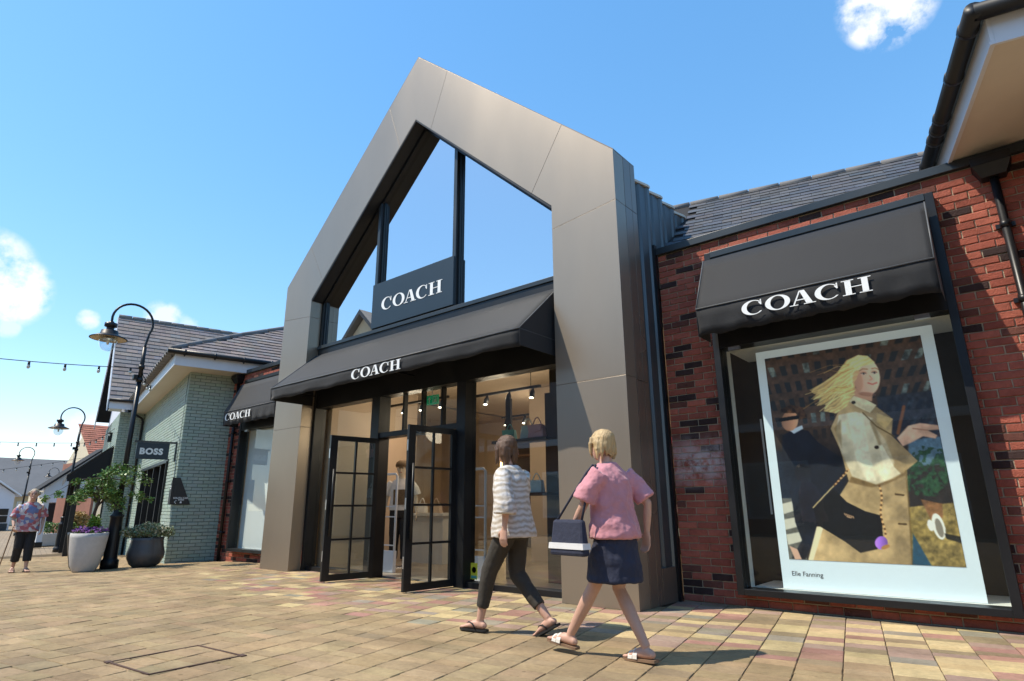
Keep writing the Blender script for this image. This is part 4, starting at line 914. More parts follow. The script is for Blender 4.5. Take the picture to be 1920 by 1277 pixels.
# big roof of block two (slope faces the portal)
def slab(name, m, pts, th=.06, par=None, xf=None):
    q = MB(xf); q.hexa([(p[0], p[1], p[2]-th) for p in pts], pts); return q.build(name, m, par)
pit = R(50); du, dz = math.cos(pit), math.sin(pit)
UE, ZR0, VE = U2-.50, 4.40, -1.10; LB = 4.62
rp = slab('roof_slope', 'roof_bed', [(UE, VE, ZR0), (UE, 4.6, ZR0), (UE+du*LB, 4.6, ZR0+dz*LB), (UE+du*LB, VE, ZR0+dz*LB)], par=gb, xf=GX)
roof_tiles(rp, 'roof_tile', GX(UE, VE, ZR0), GV, GU*du+Vector((0, 0, dz)), lambda P: True, .17, 5.6, LB-.1, .34, .21, tcol, 'tile', 230, .022)
slab('roof_slope', 'roof_bed', [(UE+du*LB*2, VE, ZR0), (UE+du*LB*2, 4.6, ZR0), (UE+du*LB, 4.6, ZR0+dz*LB), (UE+du*LB, VE, ZR0+dz*LB)], par=gb, xf=GX)
for k in range(13):
    q = MB(GX); q.tube([(UE+du*LB, VE+k*.44, ZR0+dz*LB+.02), (UE+du*LB, VE+.42+k*.44, ZR0+dz*LB+.02)], .085, 8); q.build('ridge_tile', 'grey_roof', gb)
q = MB(GX); ua_, ub_ = UE, UE+du*LB; za_, zb_ = ZR0, ZR0+dz*LB   # verge and barge board, gable infill
q.prism([(ua_, za_-.0), (ub_, zb_-.0), (ub_, zb_-.36), (ua_, za_-.36)], 1, VE-.035, VE-.004); q.prism([(2*ub_-ua_, za_-.0), (ub_+.003, zb_-.0), (ub_+.003, zb_-.36), (2*ub_-ua_, za_-.36)], 1, VE-.035, VE-.004); q.build('barge_board', 'white_paint', gb)
q = MB(GX); q.prism([(U2+.02, 4.1), (2*ub_-U2, 4.1), (ub_, zb_-.1)], 1, V2, V2+.2); q.build('gable_wall', 'far_white', gb)
gpart('soffit', 'white_paint', UE+.05, U2+.2, VE+.06, V2, 4.12, 4.14); gpart('fascia', 'white_paint', UE+.02, UE+.045, VE+.02, .2, 4.12, 4.36)
q = MB(GX); q.tube([(UE-.05, VE, 4.39), (UE-.05, .2, 4.39)], .055, 10); q.build('gutter', 'black_metal', gb)
# low side roof above the near eaves, rising to a hip
p3 = R(35); d3, z3 = math.cos(p3), math.sin(p3)
def rs(u, v): return (u, v, 4.385+(u+.75)*math.tan(p3))
hip = [(-.72, -.56), (.54, 1.11), (1.39, 2.35), (2.6, 4.1)]
lr = slab('roof_slope', 'roof_bed', [rs(*hip[0]), rs(-.72, 4.5), rs(2.6, 4.5), rs(*hip[3]), rs(*hip[2]), rs(*hip[1])], par=gb, xf=GX)
def in_low(P):
    u, v, z = gl(P); return v > np.interp(u, [h[0] for h in hip], [h[1] for h in hip])+.05 and v < 4.4
roof_tiles(lr, 'roof_tile', GX(-.74, -.5, 4.378), GV, GU*d3+Vector((0, 0, z3)), in_low, 0, 5, 3.6, .30, .19, tcol, 'tile', 70, .022)
for k in range(9):
    a = Vector((*hip[0], 0)).lerp(Vector((*hip[1], 0)), k/5) if k < 5 else Vector((*hip[1], 0)).lerp(Vector((*hip[3], 0)), (k-5)/4)
    b = Vector((*hip[0], 0)).lerp(Vector((*hip[1], 0)), (k+.93)/5) if k < 5 else Vector((*hip[1], 0)).lerp(Vector((*hip[3], 0)), (k-5+.95)/4)
    q = MB(GX); A_, B_ = rs(a.x, a.y), rs(b.x, b.y); q.tube([(A_[0], A_[1], A_[2]+.01), (B_[0], B_[1], B_[2]+.01)], .06, 8); q.build('hip_tile', 'grey_roof', gb)
slab('roof_slope', 'roof_bed', [rs(*hip[0]), rs(*hip[1]), rs(*hip[3]), (3.8, 2.6, 4.4), (1.2, -.2, 4.37)], par=gb, xf=GX)
# hanging sign on a bracket
hs_ = thing('hanging_sign', GX(.45, -.45, 2.09), 'dark navy hanging sign reading BOSS on the green wall', 'sign')
q = MB(GX); q.box(.42, .48, -.036, -.008, 2.05, 2.50); q.build('wall_plate', 'coping', hs_)
q = MB(GX); q.box(.435, .465, -.86, -.036, 2.455, 2.495); q.build('arm', 'coping', hs_)
q = MB(GX); q.box(.43, .47, -.80, -.155, 2.09, 2.452); q.build('panel', 'sign_blue', hs_, .003)
text_part('lettering', 'BOSS', GX(.428, -.735, 2.20), GV, (0, 0, 1), .185, 'letter_white', hs_, .0095, .002, False, 1.12)
# direction sign wrapped round the corner
ds = thing('direction_sign', GX(0, .1, 1.1), 'black tapered direction sign reading SOUTH CAR PARK on the green corner', 'sign')
q = MB(GX); q.hexa([(-.012, -.035, 1.105), (-.012, .345, 1.105), (-.012, .085, 1.68), (-.012, -.035, 1.68)], [(-.042, -.035, 1.105), (-.042, .345, 1.105), (-.042, .085, 1.68), (-.042, -.035, 1.68)]); q.build('face_panel', 'sign_black', ds)
q = MB(GX); q.hexa([(-.042, -.036, 1.105), (.20, -.036, 1.105), (.20, -.036, 1.45), (-.042, -.036, 1.68)], [(-.042, -.064, 1.105), (.20, -.064, 1.105), (.20, -.064, 1.45), (-.042, -.064, 1.68)]); q.build('return_panel', 'sign_black', ds)
text_part('lettering', 'SOUTH CAR', GX(-.0435, .14, 1.222), GV, (0, 0, 1), .052, 'letter_white', ds, .001, .001, True); text_part('lettering', 'PARK', GX(-.0435, .155, 1.185), GV, (0, 0, 1), .048, 'letter_white', ds, .001, .001, True)
q = MB(GX)
for s in (0, 1): q.hexa([(-.0425, .02, 1.155), (-.0425, .055, 1.155+(.035 if s else -.035)), (-.0425, .068, 1.155+(.035 if s else -.035)), (-.0425, .033, 1.155)], [(-.0445, .02, 1.155), (-.0445, .055, 1.155+(.035 if s else -.035)), (-.0445, .068, 1.155+(.035 if s else -.035)), (-.0445, .033, 1.155)])
q.build('arrow', 'letter_white', ds)
q = MB(GX); q.box(-.0445, -.0425, .135, .172, 1.128, 1.158); q.box(-.0445, -.0425, .142, .165, 1.16, 1.172); q.build('car_symbol', 'letter_white', ds)
q = MB(GX)
for k in range(2): q.box(.03, .11, -.0665, -.0645, 1.47+k*.045-.04, 1.50+k*.045-.04)
q.build('side_symbol', 'letter_white', ds)
# awning of block two on black posts
aw = thing('green_shop_awning', GX(U2+2.9, -1.1, 2.1), 'long black awning on slim black posts at the far green shop front', 'awning')
q = MB(GX); a0, a1 = U2+.25, U2+5.2; q.hexa([(a0, V2-.02, 3.0), (a0, -1.80, 2.03), (a1, -1.80, 2.03), (a1, V2-.02, 3.0)], [(a0, V2-.02, 3.03), (a0, -1.80, 2.06), (a1, -1.80, 2.06), (a1, V2-.02, 3.03)]); q.build('canopy', 'fabric', aw)
q = MB(GX); q.hexa([(a0, V2-.02, 2.98), (a0, -1.79, 2.02), (a0, -1.79, 1.86), (a0, V2-.02, 1.86)], [(a0+.01, V2-.02, 2.98), (a0+.01, -1.79, 2.02), (a0+.01, -1.79, 1.86), (a0+.01, V2-.02, 1.86)]); q.build('side_cheek', 'fabric', aw)
q = MB(GX); q.box(a0, a1, -1.81, -1.802, 1.86, 2.04); q.build('valance', 'fabric', aw)
for u_ in (a0+.68, a1-.1):
    q = MB(GX); z0_ = gz(GX(u_, -1.5, 0).x); q.box(u_-.07, u_+.07, -1.54, -1.40, z0_, 2.14); q.build('post', 'black_metal', aw)
# terrace screen beyond
sc_ = thing('terrace_screen', GX(U2+4.4, -1.5, -.5), 'black framed glass terrace screen under the far awning', 'screen')
for u_ in (a0+.9, a0+2.4, a0+3.9): q = MB(GX); q.box(u_-.02, u_+.02, -1.44, -1.40, -.5, 1.15); q.build('upright', 'black_metal', sc_)
for z in (.25, 1.13): q = MB(GX); q.box(a0+.92, a0+3.88, -1.43, -1.41, z-.02, z+.02); q.build('rail', 'black_metal', sc_)

# ------------------------------------------------------------------ right hand building (mirror image) and the slate roof behind the brick wing
rb = thing('brick_building', RX(0, 0, 0), 'red brick building with white eaves and black gutter beside the poster wing', 'building')
q = MB(RX); q.box(.012, 8, .012, 5, -.1, 4.1); rw = q.build('wall', 'mortar', rb)
it = brick_items(bond(0, 1.0, .005, 4.09), lambda x, z: Matrix.Translation(RX(0, x, z)) @ Matrix.Rotation(R(13-90), 4, 'Z'), red_brick_col)
it = [(m_, c) for m_, c in it]
pieces(rw, 'brick', BR, 'brick', it, 40, 'side_bricks')
def rpart(name, m, *b): return box_part(name, m, rb, *b, xf=RX)
rpart('soffit', 'soffit', -.64, 8, -.62, .0, 4.16, 4.18); rpart('soffit', 'soffit', -.64, .0, .0, 5.0, 4.16, 4.18)
rpart('fascia', 'white_paint', -.665, -.641, -.645, 5.0, 4.14, 4.37); rpart('fascia', 'white_paint', -.64, 8, -.645, -.621, 4.14, 4.37); rpart('fascia_bead', 'white_paint', -.675, -.6655, -.65, 5.0, 4.135, 4.165)
q = MB(RX); q.tube([(-.745, -.76, 4.38), (-.745, 5.0, 4.38)], .062, 14); q.tube([(-.745, -.72, 4.38), (8, -.72, 4.38)], .062, 14); q.build('gutter', 'black_metal', rb)
for v_ in (-.55, .02, .62, .82, 1.0, 1.5): q = MB(RX); q.tube([(-.745, v_-.025, 4.38), (-.745, v_+.025, 4.38)], .071, 12); q.build('gutter_bracket', 'black_metal', rb)
q = MB(RX); q.hexa([(-.70, -.68, 4.37), (8, -.68, 4.37), (8, 5, 4.37), (-.70, 5, 4.37)], [(-.70, -.68, 4.41), (8, -.68, 4.41), (8, 2.2, 6.2), (2.3, 2.2, 6.2)]); 
q = MB(RX); q.add([(-.70, -.70, 4.41), (8, -.70, 4.41), (8, 2.4, 6.4), (2.3, 2.4, 6.4), (2.3, 5, 6.4), (-.70, 5, 4.41)], [(0, 1, 2, 3), (0, 3, 4, 5)]); q.build('roof', 'grey_roof', rb)
# slate roof: ridge (0,3.2,5.43) to (-3.3,2.35,5.42), about 45 degrees
sr = thing('slate_roof', (-1.6, 2.5, 4.0), 'dark slate pitched roof rising behind the poster wing parapet', 'roof')
rd = Vector((-.97, -.237, 0)).normalized(); up_ = Vector((.237*-1, .97, 0)).normalized()
rA = Vector((.9, 3.44, 5.44)); rB = rA+rd*4.6
dn_ = Vector((-up_.x*1, -up_.y, 0)); dn_ = Vector((.237, -.97, 0)).normalized(); sl = (dn_+Vector((0, 0, -1))).normalized()
LS = 2.6
def sheet(name, m, pts, par):
    q = MB(); n = (Vector(pts[1])-Vector(pts[0])).cross(Vector(pts[2])-Vector(pts[0])).normalized()*.05; n = n if n.z > 0 else -n
    q.hexa([Vector(p)-n for p in pts], pts); return q.build(name, m, par)
ss = sheet('slope', 'roof_bed', [rA, rB, rB+sl*1.5, rA+sl*2.4], sr)
scol = lambda: jitter_col(random.choice([(.085, .088, .10), (.07, .075, .085), (.10, .098, .10), (.088, .082, .078)]), .15)
def in_sl(P): return P.y > 1.32 and P.z > 3.9 and not (P.x < -3.06 and P.y < 2.6)
roof_tiles(ss, 'slate', rB+sl*LS, -rd, -sl, in_sl, -.1, 4.7, LS-.06, .25, .115, scol, 'slate', 300, .010)
sheet('back_slope', 'roof_bed', [rA, rB, rB+Vector((-.237, .97, -1)).normalized()*2, rA+Vector((-.237, .97, -1)).normalized()*2], sr)
for k in range(11):
    q = MB(); a = rA+rd*(k*.42); b = rA+rd*(k*.42+.405); q.tube([a, b], .055, 8); q.build('ridge_tile', 'grey_roof', sr)
# flat deck covering the rest of the wings
box_part('roof_deck', 'roof_bed', shop, -14.0, XL+.12, 1.25, 8.2, 3.6, 3.75); box_part('roof_deck', 'roof_bed', shop, XR-.14, 3.0, 1.25, 8.2, 3.6, 3.75)

# ------------------------------------------------------------------ street lamps (hooked arm over the street)
def street_lamp():
    x, y, z = -13.95, -1.2, gz(-13.95)
    t = thing('street_lamp', (x, y, z), 'black hooked street lamp beside the tree planter, string lights tied to it', 'street lamp', 'black hooked street lamps')
    q = MB(); q.lathe([(.0, 0), (.155, 0), (.155, .16), (.125, .18), (.12, .22), (.115, .75), (.11, .95), (.125, .97), (.125, 1.0), (.085, 1.03), (.08, 1.18), (.10, 1.20), (.10, 1.23), (.062, 1.27), (.0, 1.28)], (x, y, z), 20); q.build('base', 'black_metal', t)
    q = MB(); q.tube([(x, y, z+1.25), (x, y, z+3.75)], [.052, .046], 12); q.tube([(x, y, z+3.7), (x, y, z+3.78)], .064, 12); q.tube([(x, y, z+3.98), (x, y, z+4.06)], .060, 12); q.tube([(x, y, z+3.75), (x, y, z+4.45)], [.044, .040], 12); q.build('pole', 'black_metal', t)
    pts = [(0, 4.42), (.0, 4.52), (.03, 4.60), (.08, 4.68)]
    cy, cz, r_ = -.30, 4.95, .39
    arc = [(cy+r_*math.cos(R(a)), cz+r_*math.sin(R(a))) for a in range(-28, 189, 12)]
    pts = [(0, 4.42), (.005, 4.50)]+arc+[(-.69, 4.85)]
    q = MB(); q.tube([(x, y+a, z+b) for a, b in pts], .024, 10); q.build('hook_arm', 'black_metal', t)
    hx, hy, hz = x, y-.69, z+4.42
    q = MB(); q.lathe([(.0, .46), (.05, .45), (.05, .42), (.115, .41), (.115, .34), (.07, .32), (.07, .27), (.15, .25), (.165, .17), (.20, .155), (.335, .09), (.340, .075), (.330, .075), (.20, .13), (.0, .14)], (hx, hy, hz), 28); sh = q.build('shade', 'black_metal', t)
    q = MB(); q.lathe([(.0, .132), (.19, .125), (.322, .073), (.31, .070), (.19, .118), (.0, .125)], (hx, hy, hz), 28); q.build('shade_lining', 'lamp_inside', sh)
    q = MB(); q.lathe([(.165, .115), (.165, .05), (.155, -.03), (.125, -.11), (.075, -.165), (.0, -.185)], (hx, hy, hz), 24); q.build('globe', 'lamp_globe', t)
    q = MB(); q.lathe([(.0, .11), (.10, .10), (.10, .06), (.03, .05), (.02, -.04), (.0, -.05)], (hx, hy, hz), 14); q.build('lamp_holder', 'steel', t)
    q = MB(); q.box(x-.05, x+.05, y-.13, y-.05, z+3.74, z+3.84); q.build('junction_box', 'black_metal', t, .01)
    return t
lamp = street_lamp()
for (x, y, lab) in ((-27.9, 1.50, 'black hooked street lamp rising behind the tree, in front of the far green shop'), (-48, 4.4, 'black hooked street lamp standing behind the person in the patterned shirt'), (-70, 11.2, 'distant black hooked street lamp over the white porch roof')):
    c = copy_tree(lamp); c.location = (x, y, gz(x)); c['label'] = lab

# ------------------------------------------------------------------ planters and plants
def leaves(name, m, parent, centers, n, size, spread=None, up=.3, seed=1):
    rnd = random.Random(seed); q = MB()
    for _ in range(n):
        c, r = centers[rnd.randrange(len(centers))]
        d = Vector((rnd.gauss(0, 1), rnd.gauss(0, 1), rnd.gauss(0, 1))).normalized()*(rnd.random()**.45)
        p = Vector(c)+Vector((d.x*r[0], d.y*r[1], d.z*r[2]))
        a = Vector((rnd.gauss(0, 1), rnd.gauss(0, 1), rnd.gauss(0, .6)-.2)).normalized(); n_ = Vector((rnd.gauss(0, .7), rnd.gauss(0, .7), 1)).normalized(); b = a.cross(n_).normalized()
        s = size*rnd.uniform(.6, 1.3); k = n_*(s*.18)
        q.add([p, p+a*s*.5+b*s*.32+k, p+a*s, p+a*s*.5-b*s*.32+k], [(0, 1, 2), (0, 2, 3)])
    o_ = q.build(name, m, parent); o_['kind'] = 'stuff'; return o_
P1 = (-13.52, -1.74, gz(-13.5))
pl1 = thing('planter', P1, 'tall white concrete planter with purple flowers beside the lamp post', 'planter')
q = MB(); q.lathe([(.0, 0), (.17, 0), (.19, .03), (.23, .12), (.275, .35), (.30, .60), (.302, .68), (.28, .68), (.27, .62), (.0, .62)], P1, 32); q.build('pot', 'concrete', pl1)
q = MB(); q.lathe([(0, .645), (.271, .64)], P1, 20); q.build('soil', 'soil', pl1)
leaves('foliage', 'leaf', pl1, [((P1[0], P1[1], P1[2]+.68), (.25, .25, .06))], 500, .05, seed=3); leaves('flower_heads', 'flower', pl1, [((P1[0], P1[1], P1[2]+.73), (.27, .27, .07))], 420, .045, seed=4); leaves('tall_foliage', 'leaf_bright', pl1, [((P1[0]-.05, P1[1]+.06, P1[2]+.84), (.10, .10, .15))], 500, .06, seed=5)
P3 = (-14.1, -1.58, gz(-14.2))
pl3 = thing('planter', P3, 'black planter holding the small leafy tree, half hidden behind the white planter', 'planter')
q = MB(); q.lathe([(.0, 0), (.19, 0), (.24, .08), (.30, .35), (.345, .64), (.345, .70), (.32, .70), (.31, .63), (.0, .63)], P3, 28); q.build('pot', 'dark_pot', pl3)
q = MB(); q.lathe([(0, .655), (.31, .65)], P3, 20); q.build('soil', 'soil', pl3); leaves('flower_heads', 'flower', pl3, [((P3[0]+.1, P3[1]+.12, P3[2]+.72), (.2, .2, .05))], 200, .045, seed=14)
tr = thing('potted_tree', (P3[0], P3[1], P3[2]+.66), 'small arching green leafy tree growing in the black planter', 'tree')
q = MB(); b0 = Vector((P3[0], P3[1], P3[2]+.6)); top = b0+Vector((.02, .10, 1.14)); q.tube([b0, b0+Vector((.01, .02, .45)), b0+Vector((-.01, .09, .8)), top], [.035, .03, .026, .02], 8)
rnd = random.Random(11); cl = []
for k in range(16):
    a = rnd.uniform(0, 6.28); L_ = rnd.uniform(.30, .80); st = b0+Vector((0, .06, rnd.uniform(.55, 1.12))); h = rnd.uniform(.02, .34)
    mid = st+Vector((math.cos(a)*L_*.55, math.sin(a)*L_*.62, h)); en = st+Vector((math.cos(a)*L_, math.sin(a)*L_*1.08, h-rnd.uniform(.10, .40)))
    q.tube([st, mid, en], [.014, .009, .004], 5)
    for t_ in (.35, .6, .8, 1.0): pp = st.lerp(mid, t_*2) if t_ < .5 else mid.lerp(en, t_*2-1); cl.append((pp, (.13, .14, .10)))
for k in range(5): a = k*1.25+.6; L_ = .95; st = top; en = st+Vector((math.cos(a)*L_*.5, math.sin(a)*L_, -.42)); q.tube([st, st.lerp(en, .5)+Vector((0, 0, .15)), en], [.01, .006, .003], 5); cl += [(st.lerp(en, .5)+Vector((0, 0, .12)), (.10, .10, .07)), (st.lerp(en, .78), (.07, .08, .07)), (en, (.04, .05, .06))]
q.build('trunk', 'bark', tr)
leaves('crown', 'leaf', tr, cl, 4600, .058, seed=6)
P2 = (-13.72, -.66, gz(-13.7))
pl2 = thing('planter', P2, 'dark glazed round planter with cream and green shrub beside the green corner', 'planter')
q = MB(); q.lathe([(.0, 0), (.19, 0), (.27, .06), (.325, .17), (.335, .26), (.30, .40), (.285, .50), (.295, .56), (.27, .56), (.25, .50), (.0, .50)], P2, 32); q.build('pot', 'glazed_pot', pl2)
cl = [((P2[0]+.30*math.cos(k*.9)*(.3+.7*(k % 3)/2), P2[1]+.34*math.sin(k*.9)*(.3+.7*(k % 3)/2), P2[2]+.66+.06*(k % 3 == 0)), (.15, .16, .11)) for k in range(14)]
leaves('foliage', 'leaf_pale', pl2, cl, 2600, .05, seed=7); leaves('cream_leaves', 'leaf_cream', pl2, [((c[0], c[1], c[2]+.02), r) for c, r in cl], 1500, .045, seed=8); leaves('dark_leaves', 'leaf', pl2, cl, 600, .045, seed=9)
q = MB()
for c, r in cl[::2]: q.tube([(P2[0], P2[1], P2[2]+.45), c], [.012, .005], 5)
q.build('stems', 'bark', pl2)

# ------------------------------------------------------------------ string lights
def string(name, a, b, sag, n, label):
    a, b = Vector(a), Vector(b); t = thing(name, (a+b)/2, label, 'string lights', 'festoon strings across the street')
    f = lambda k: a.lerp(b, k)-Vector((0, 0, sag*4*k*(1-k)))
    q = MB(); q.tube([f(i/40) for i in range(41)], .008, 6); q.build('cable', 'rubber', t)
    sk = MB(); sk.tube([(0, 0, 0), (0, 0, -.07)], [.018, .022], 8); m1 = sk.mesh('lamp_socket', 'rubber'); bl = MB(); bl.ball((0, 0, -.10), (.03, .03, .042), 10, 7); m2 = bl.mesh('bulb', 'bulb')
    for i in range(n):
        p = f((i+.35)/n)
        o = bpy.data.objects.new('lamp_socket', m1); link(o, t); o.location = p; o2 = bpy.data.objects.new('bulb', m2); COL.objects.link(o2); o2.parent = o
LZ = gz(-13.95)
string('string_lights', (-13.95, -1.2, LZ+4.0), (-14.2, -9.6, 4.0), .30, 15, 'string of clear bulbs tied to the hooked lamp by the tree planter')
string('string_lights', (-13.95, -1.2, LZ+3.98), GX(3.0, -.42, 4.2), .12, 4, 'short string of bulbs from the lamp to the green eaves')
string('string_lights', (-27.9, 1.5, gz(-28)+4.0), (-29.5, -9, 4.1), .35, 20, 'string of bulbs spanning the street at the second lamp')
string('string_lights', (-27.9, 1.5, gz(-28)+4.0), GX(U2+1.5, V2, 3.7), .15, 6, 'string of bulbs from the second lamp to the far green wall')
string('string_lights', (-36.0, 4.6, 3.7), (-31, -6, 1.9), .3, 22, 'low string of bulbs slanting across the far end of the street')

# ------------------------------------------------------------------ far end of the street
wp = thing('white_porch', (-31.8, 3.0, -.5), 'white timber porch with pitched roof and square white post beyond the green shop', 'porch')
q = MB(); q.box(-32.05, -31.85, 1.70, 1.90, -.5, 1.75); q.build('post', 'white_paint', wp); q = MB(); q.box(-32.08, -31.82, 1.67, 1.93, -.498, -.28); q.build('post_foot', 'black_metal', wp)
q = MB(); q.prism([(1.62, 1.50), (5.4, 1.50), (5.4, 1.90), (3.5, 3.57), (1.62, 1.90)], 0, -31.8, -31.7); q.build('pediment', 'white_paint', wp)
q = MB(); q.prism([(1.46, 1.80), (3.5, 3.60), (3.5, 3.68), (1.40, 1.86)], 0, -32.6, -31.55); q.prism([(5.54, 1.80), (3.5, 3.60), (3.5, 3.68), (5.60, 1.86)], 0, -32.6, -31.55); q.build('roof', 'roof_bed', wp)
q = MB(); q.box(-32.6, -31.85, 1.64, 1.9, 1.52, 1.76); q.build('side_beam', 'white_paint', wp)
bp_ = thing('black_porch_post', (-34.6, 2.1, -.5), 'slim black downpipe post behind the white porch post', 'post'); q = MB(); q.tube([(-34.6, 2.0, -.5), (-34.6, 2.0, 2.0)], .09, 10); q.box(-34.72, -34.48, 1.88, 2.12, -.5, -.3); q.build('pipe', 'black_metal', bp_)
rr = thing('red_roof_house', (-44, 9, -.5), 'house with red clay tile roof and cream gable above the far awning', 'house')
q = MB(); q.box(-50, -43, 6.6, 14, -.5, 4.0); q.build('wall', 'far_brick', rr)
q = MB(); q.hexa([(-42.6, 6.2, 3.85), (-42.6, 14, 3.85), (-46.2, 14, 6.25), (-46.2, 6.2, 6.25)], [(-42.6, 6.2, 3.95), (-42.6, 14, 3.95), (-46.2, 14, 6.35), (-46.2, 6.2, 6.35)]); rslope = q.build('roof', 'roof_bed', rr)
roof_tiles(rslope, 'roof_tile', (-42.6, 6.2, 3.95), (0, 1, 0), (-3.6, 0, 2.4), lambda P: True, 0, 7.7, 4.3, .33, .27, lambda: jitter_col((.36, .13, .08), .18), 'tile', 60, .03)
q = MB(); q.prism([(-43, 4.0), (-46.2, 6.2), (-49.4, 4.0)], 1, 6.6, 6.7); q.build('gable', 'cream', rr)
q = MB(); q.prism([(-42.5, 3.8), (-46.2, 6.27), (-46.2, 6.0), (-42.5, 3.5)], 1, 6.15, 6.2); q.build('verge_board', 'cream', rr)
gr = thing('grey_roof_building', (-84, 8, -.5), 'long low building with a huge grey roof closing the street', 'building')
q = MB(); q.box(-92, -82, -14, 26, -.5, 2.6); q.build('wall', 'cream', gr); q = MB(); q.hexa([(-80.5, -15, 2.45), (-80.5, 27, 2.45), (-85.5, 27, 6.45), (-85.5, -15, 6.45)], [(-80.5, -15, 2.6), (-80.5, 27, 2.6), (-85.5, 27, 6.6), (-85.5, -15, 6.6)]); q.build('roof', 'grey_roof', gr)
for k in range(8): q = MB(); y_ = -10+k*4.2; q.box(-81.98, -81.9, y_, y_+1.6, .4, 1.9); fr2 = q.build('window', 'white_paint', gr); q = MB(); q.box(-81.89, -81.88, y_+.1, y_+1.5, .5, 1.8); q.build('pane', 'glass_shop', fr2)
wk = thing('white_gable_house', (-62, 4, -.5), 'small white gabled kiosk with dark paned window below the grey roof', 'kiosk')
GY = 5.6
q = MB(); q.prism([(GY-1.5, -.5), (GY+1.15, -.5), (GY+1.15, 2.2), (GY-.15, 3.15), (GY-1.5, 2.2)], 0, -66, -62); q.build('wall', 'far_white', wk)
q = MB()
for s in (-1, 1): q.prism([(GY-.15, 3.22), (GY-.15+s*1.65, 2.05), (GY-.15+s*1.65, 2.17), (GY-.15, 3.36)], 0, -66.3, -61.6)
q.build('roof', 'white_paint', wk)
for k in range(3):
    for j in range(2): q = MB(); q.box(-61.99, -61.95, GY-1.1+k*.7, GY-.48+k*.7, .1+j*.55, .58+j*.55); q.build('window_pane', 'black_metal', wk)
q = MB(); q.box(-61.98, -61.9, GY-1.3, GY+1.0, -.5, .02); q.build('counter_front', 'sign_blue', wk)
for k, (y0, y1, m, lab) in enumerate(((7.2, 8.6, 'cream', 'cream rendered far shop front beside the white kiosk'), (8.6, 10.4, 'far_white', 'white far shop front with navy fascia at the end of the street'), (10.4, 14, 'far_brick', 'red brick far shop front with white fascia behind the porch'))):
    fs = thing('far_shop', (-57, (y0+y1)/2, -.5), lab, 'shop', 'small shops at the street end')
    q = MB(); q.box(-60, -56-.4*k, y0, y1-.01, -.5, 2.4); q.build('front', m, fs)
    q = MB(); q.box(-56-.4*k+.005, -55.95-.4*k, y0+.3, y1-.4, -.2, 1.5); q.build('shop_window', 'black_metal', fs)
    q = MB(); q.box(-55.94-.4*k, -55.9-.4*k, y0+.1, y1-.15, 1.55, 1.9); q.build('fascia', 'white_paint' if k != 1 else 'sign_blue', fs)
for i, (x, y, lab, mm) in enumerate(((-33.5, 3.0, 'long grey trough of shrubs and golden grass by the white porch', 'leaf'),)):
    z = gz(x); t = thing('trough_planter', (x, y, z), lab, 'planter'); box_part('trough', 'concrete', t, x-.4, x+.4, y-.9, y+.9, z, z+.5, bevel=.02)
    leaves('foliage', 'leaf', t, [((x, y+k*.35-.6, z+.75), (.35, .35, .28)) for k in range(4)], 900, .10, seed=21); leaves('golden_grass', 'grass_tan', t, [((x-.1, y+.55, z+1.05), (.35, .4, .4))], 700, .14, seed=22)

# ------------------------------------------------------------------ opposite side of the street (seen in the glass, lights the scene)
op = thing('opposite_row', (-8, -18, 0), 'brick shop row with slate roof across the street behind the viewer', 'building')
q = MB(); q.box(-40, 20, -26, -17, -.5, 4.0); q.build('wall', 'far_brick', op)
q = MB(); q.hexa([(-40.5, -16.5, 3.95), (20.5, -16.5, 3.95), (20.5, -21.5, 8.9), (-40.5, -21.5, 8.9)], [(-40.5, -16.5, 4.1), (20.5, -16.5, 4.1), (20.5, -21.5, 9.05), (-40.5, -21.5, 9.05)]); q.build('roof', 'slate_far', op)
q = MB(); q.box(-40.5, 20.5, -16.55, -16.4, 3.75, 4.05); q.build('fascia', 'white_paint', op)
for k in range(12):
    x_ = -36+k*4.6; q = MB(); q.box(x_, x_+2.4, -16.99, -16.93, .5, 2.6); f_ = q.build('window', 'white_paint', op)
    for j in range(2): q = MB(); q.box(x_+.1+j*1.13, x_+1.17+j*1.13, -16.925, -16.915, .6, 2.5); q.build('pane', 'glass_shop', f_)
gp = thing('opposite_gable', (-29, -16, 0), 'cream gabled porch on the shop row across the street', 'porch')
q = MB(); q.prism([(-33, -.5), (-25, -.5), (-25, 8.4), (-29, 12.2), (-33, 8.4)], 1, -20, -14.6); q.build('wall', 'cream', gp)
q = MB()
for s in (-1, 1): q.prism([(-29, 12.3), (-29+s*4.6, 7.95), (-29+s*4.6, 8.2), (-29, 12.6)], 1, -21, -14.2)
q.build('roof', 'grey_roof', gp)
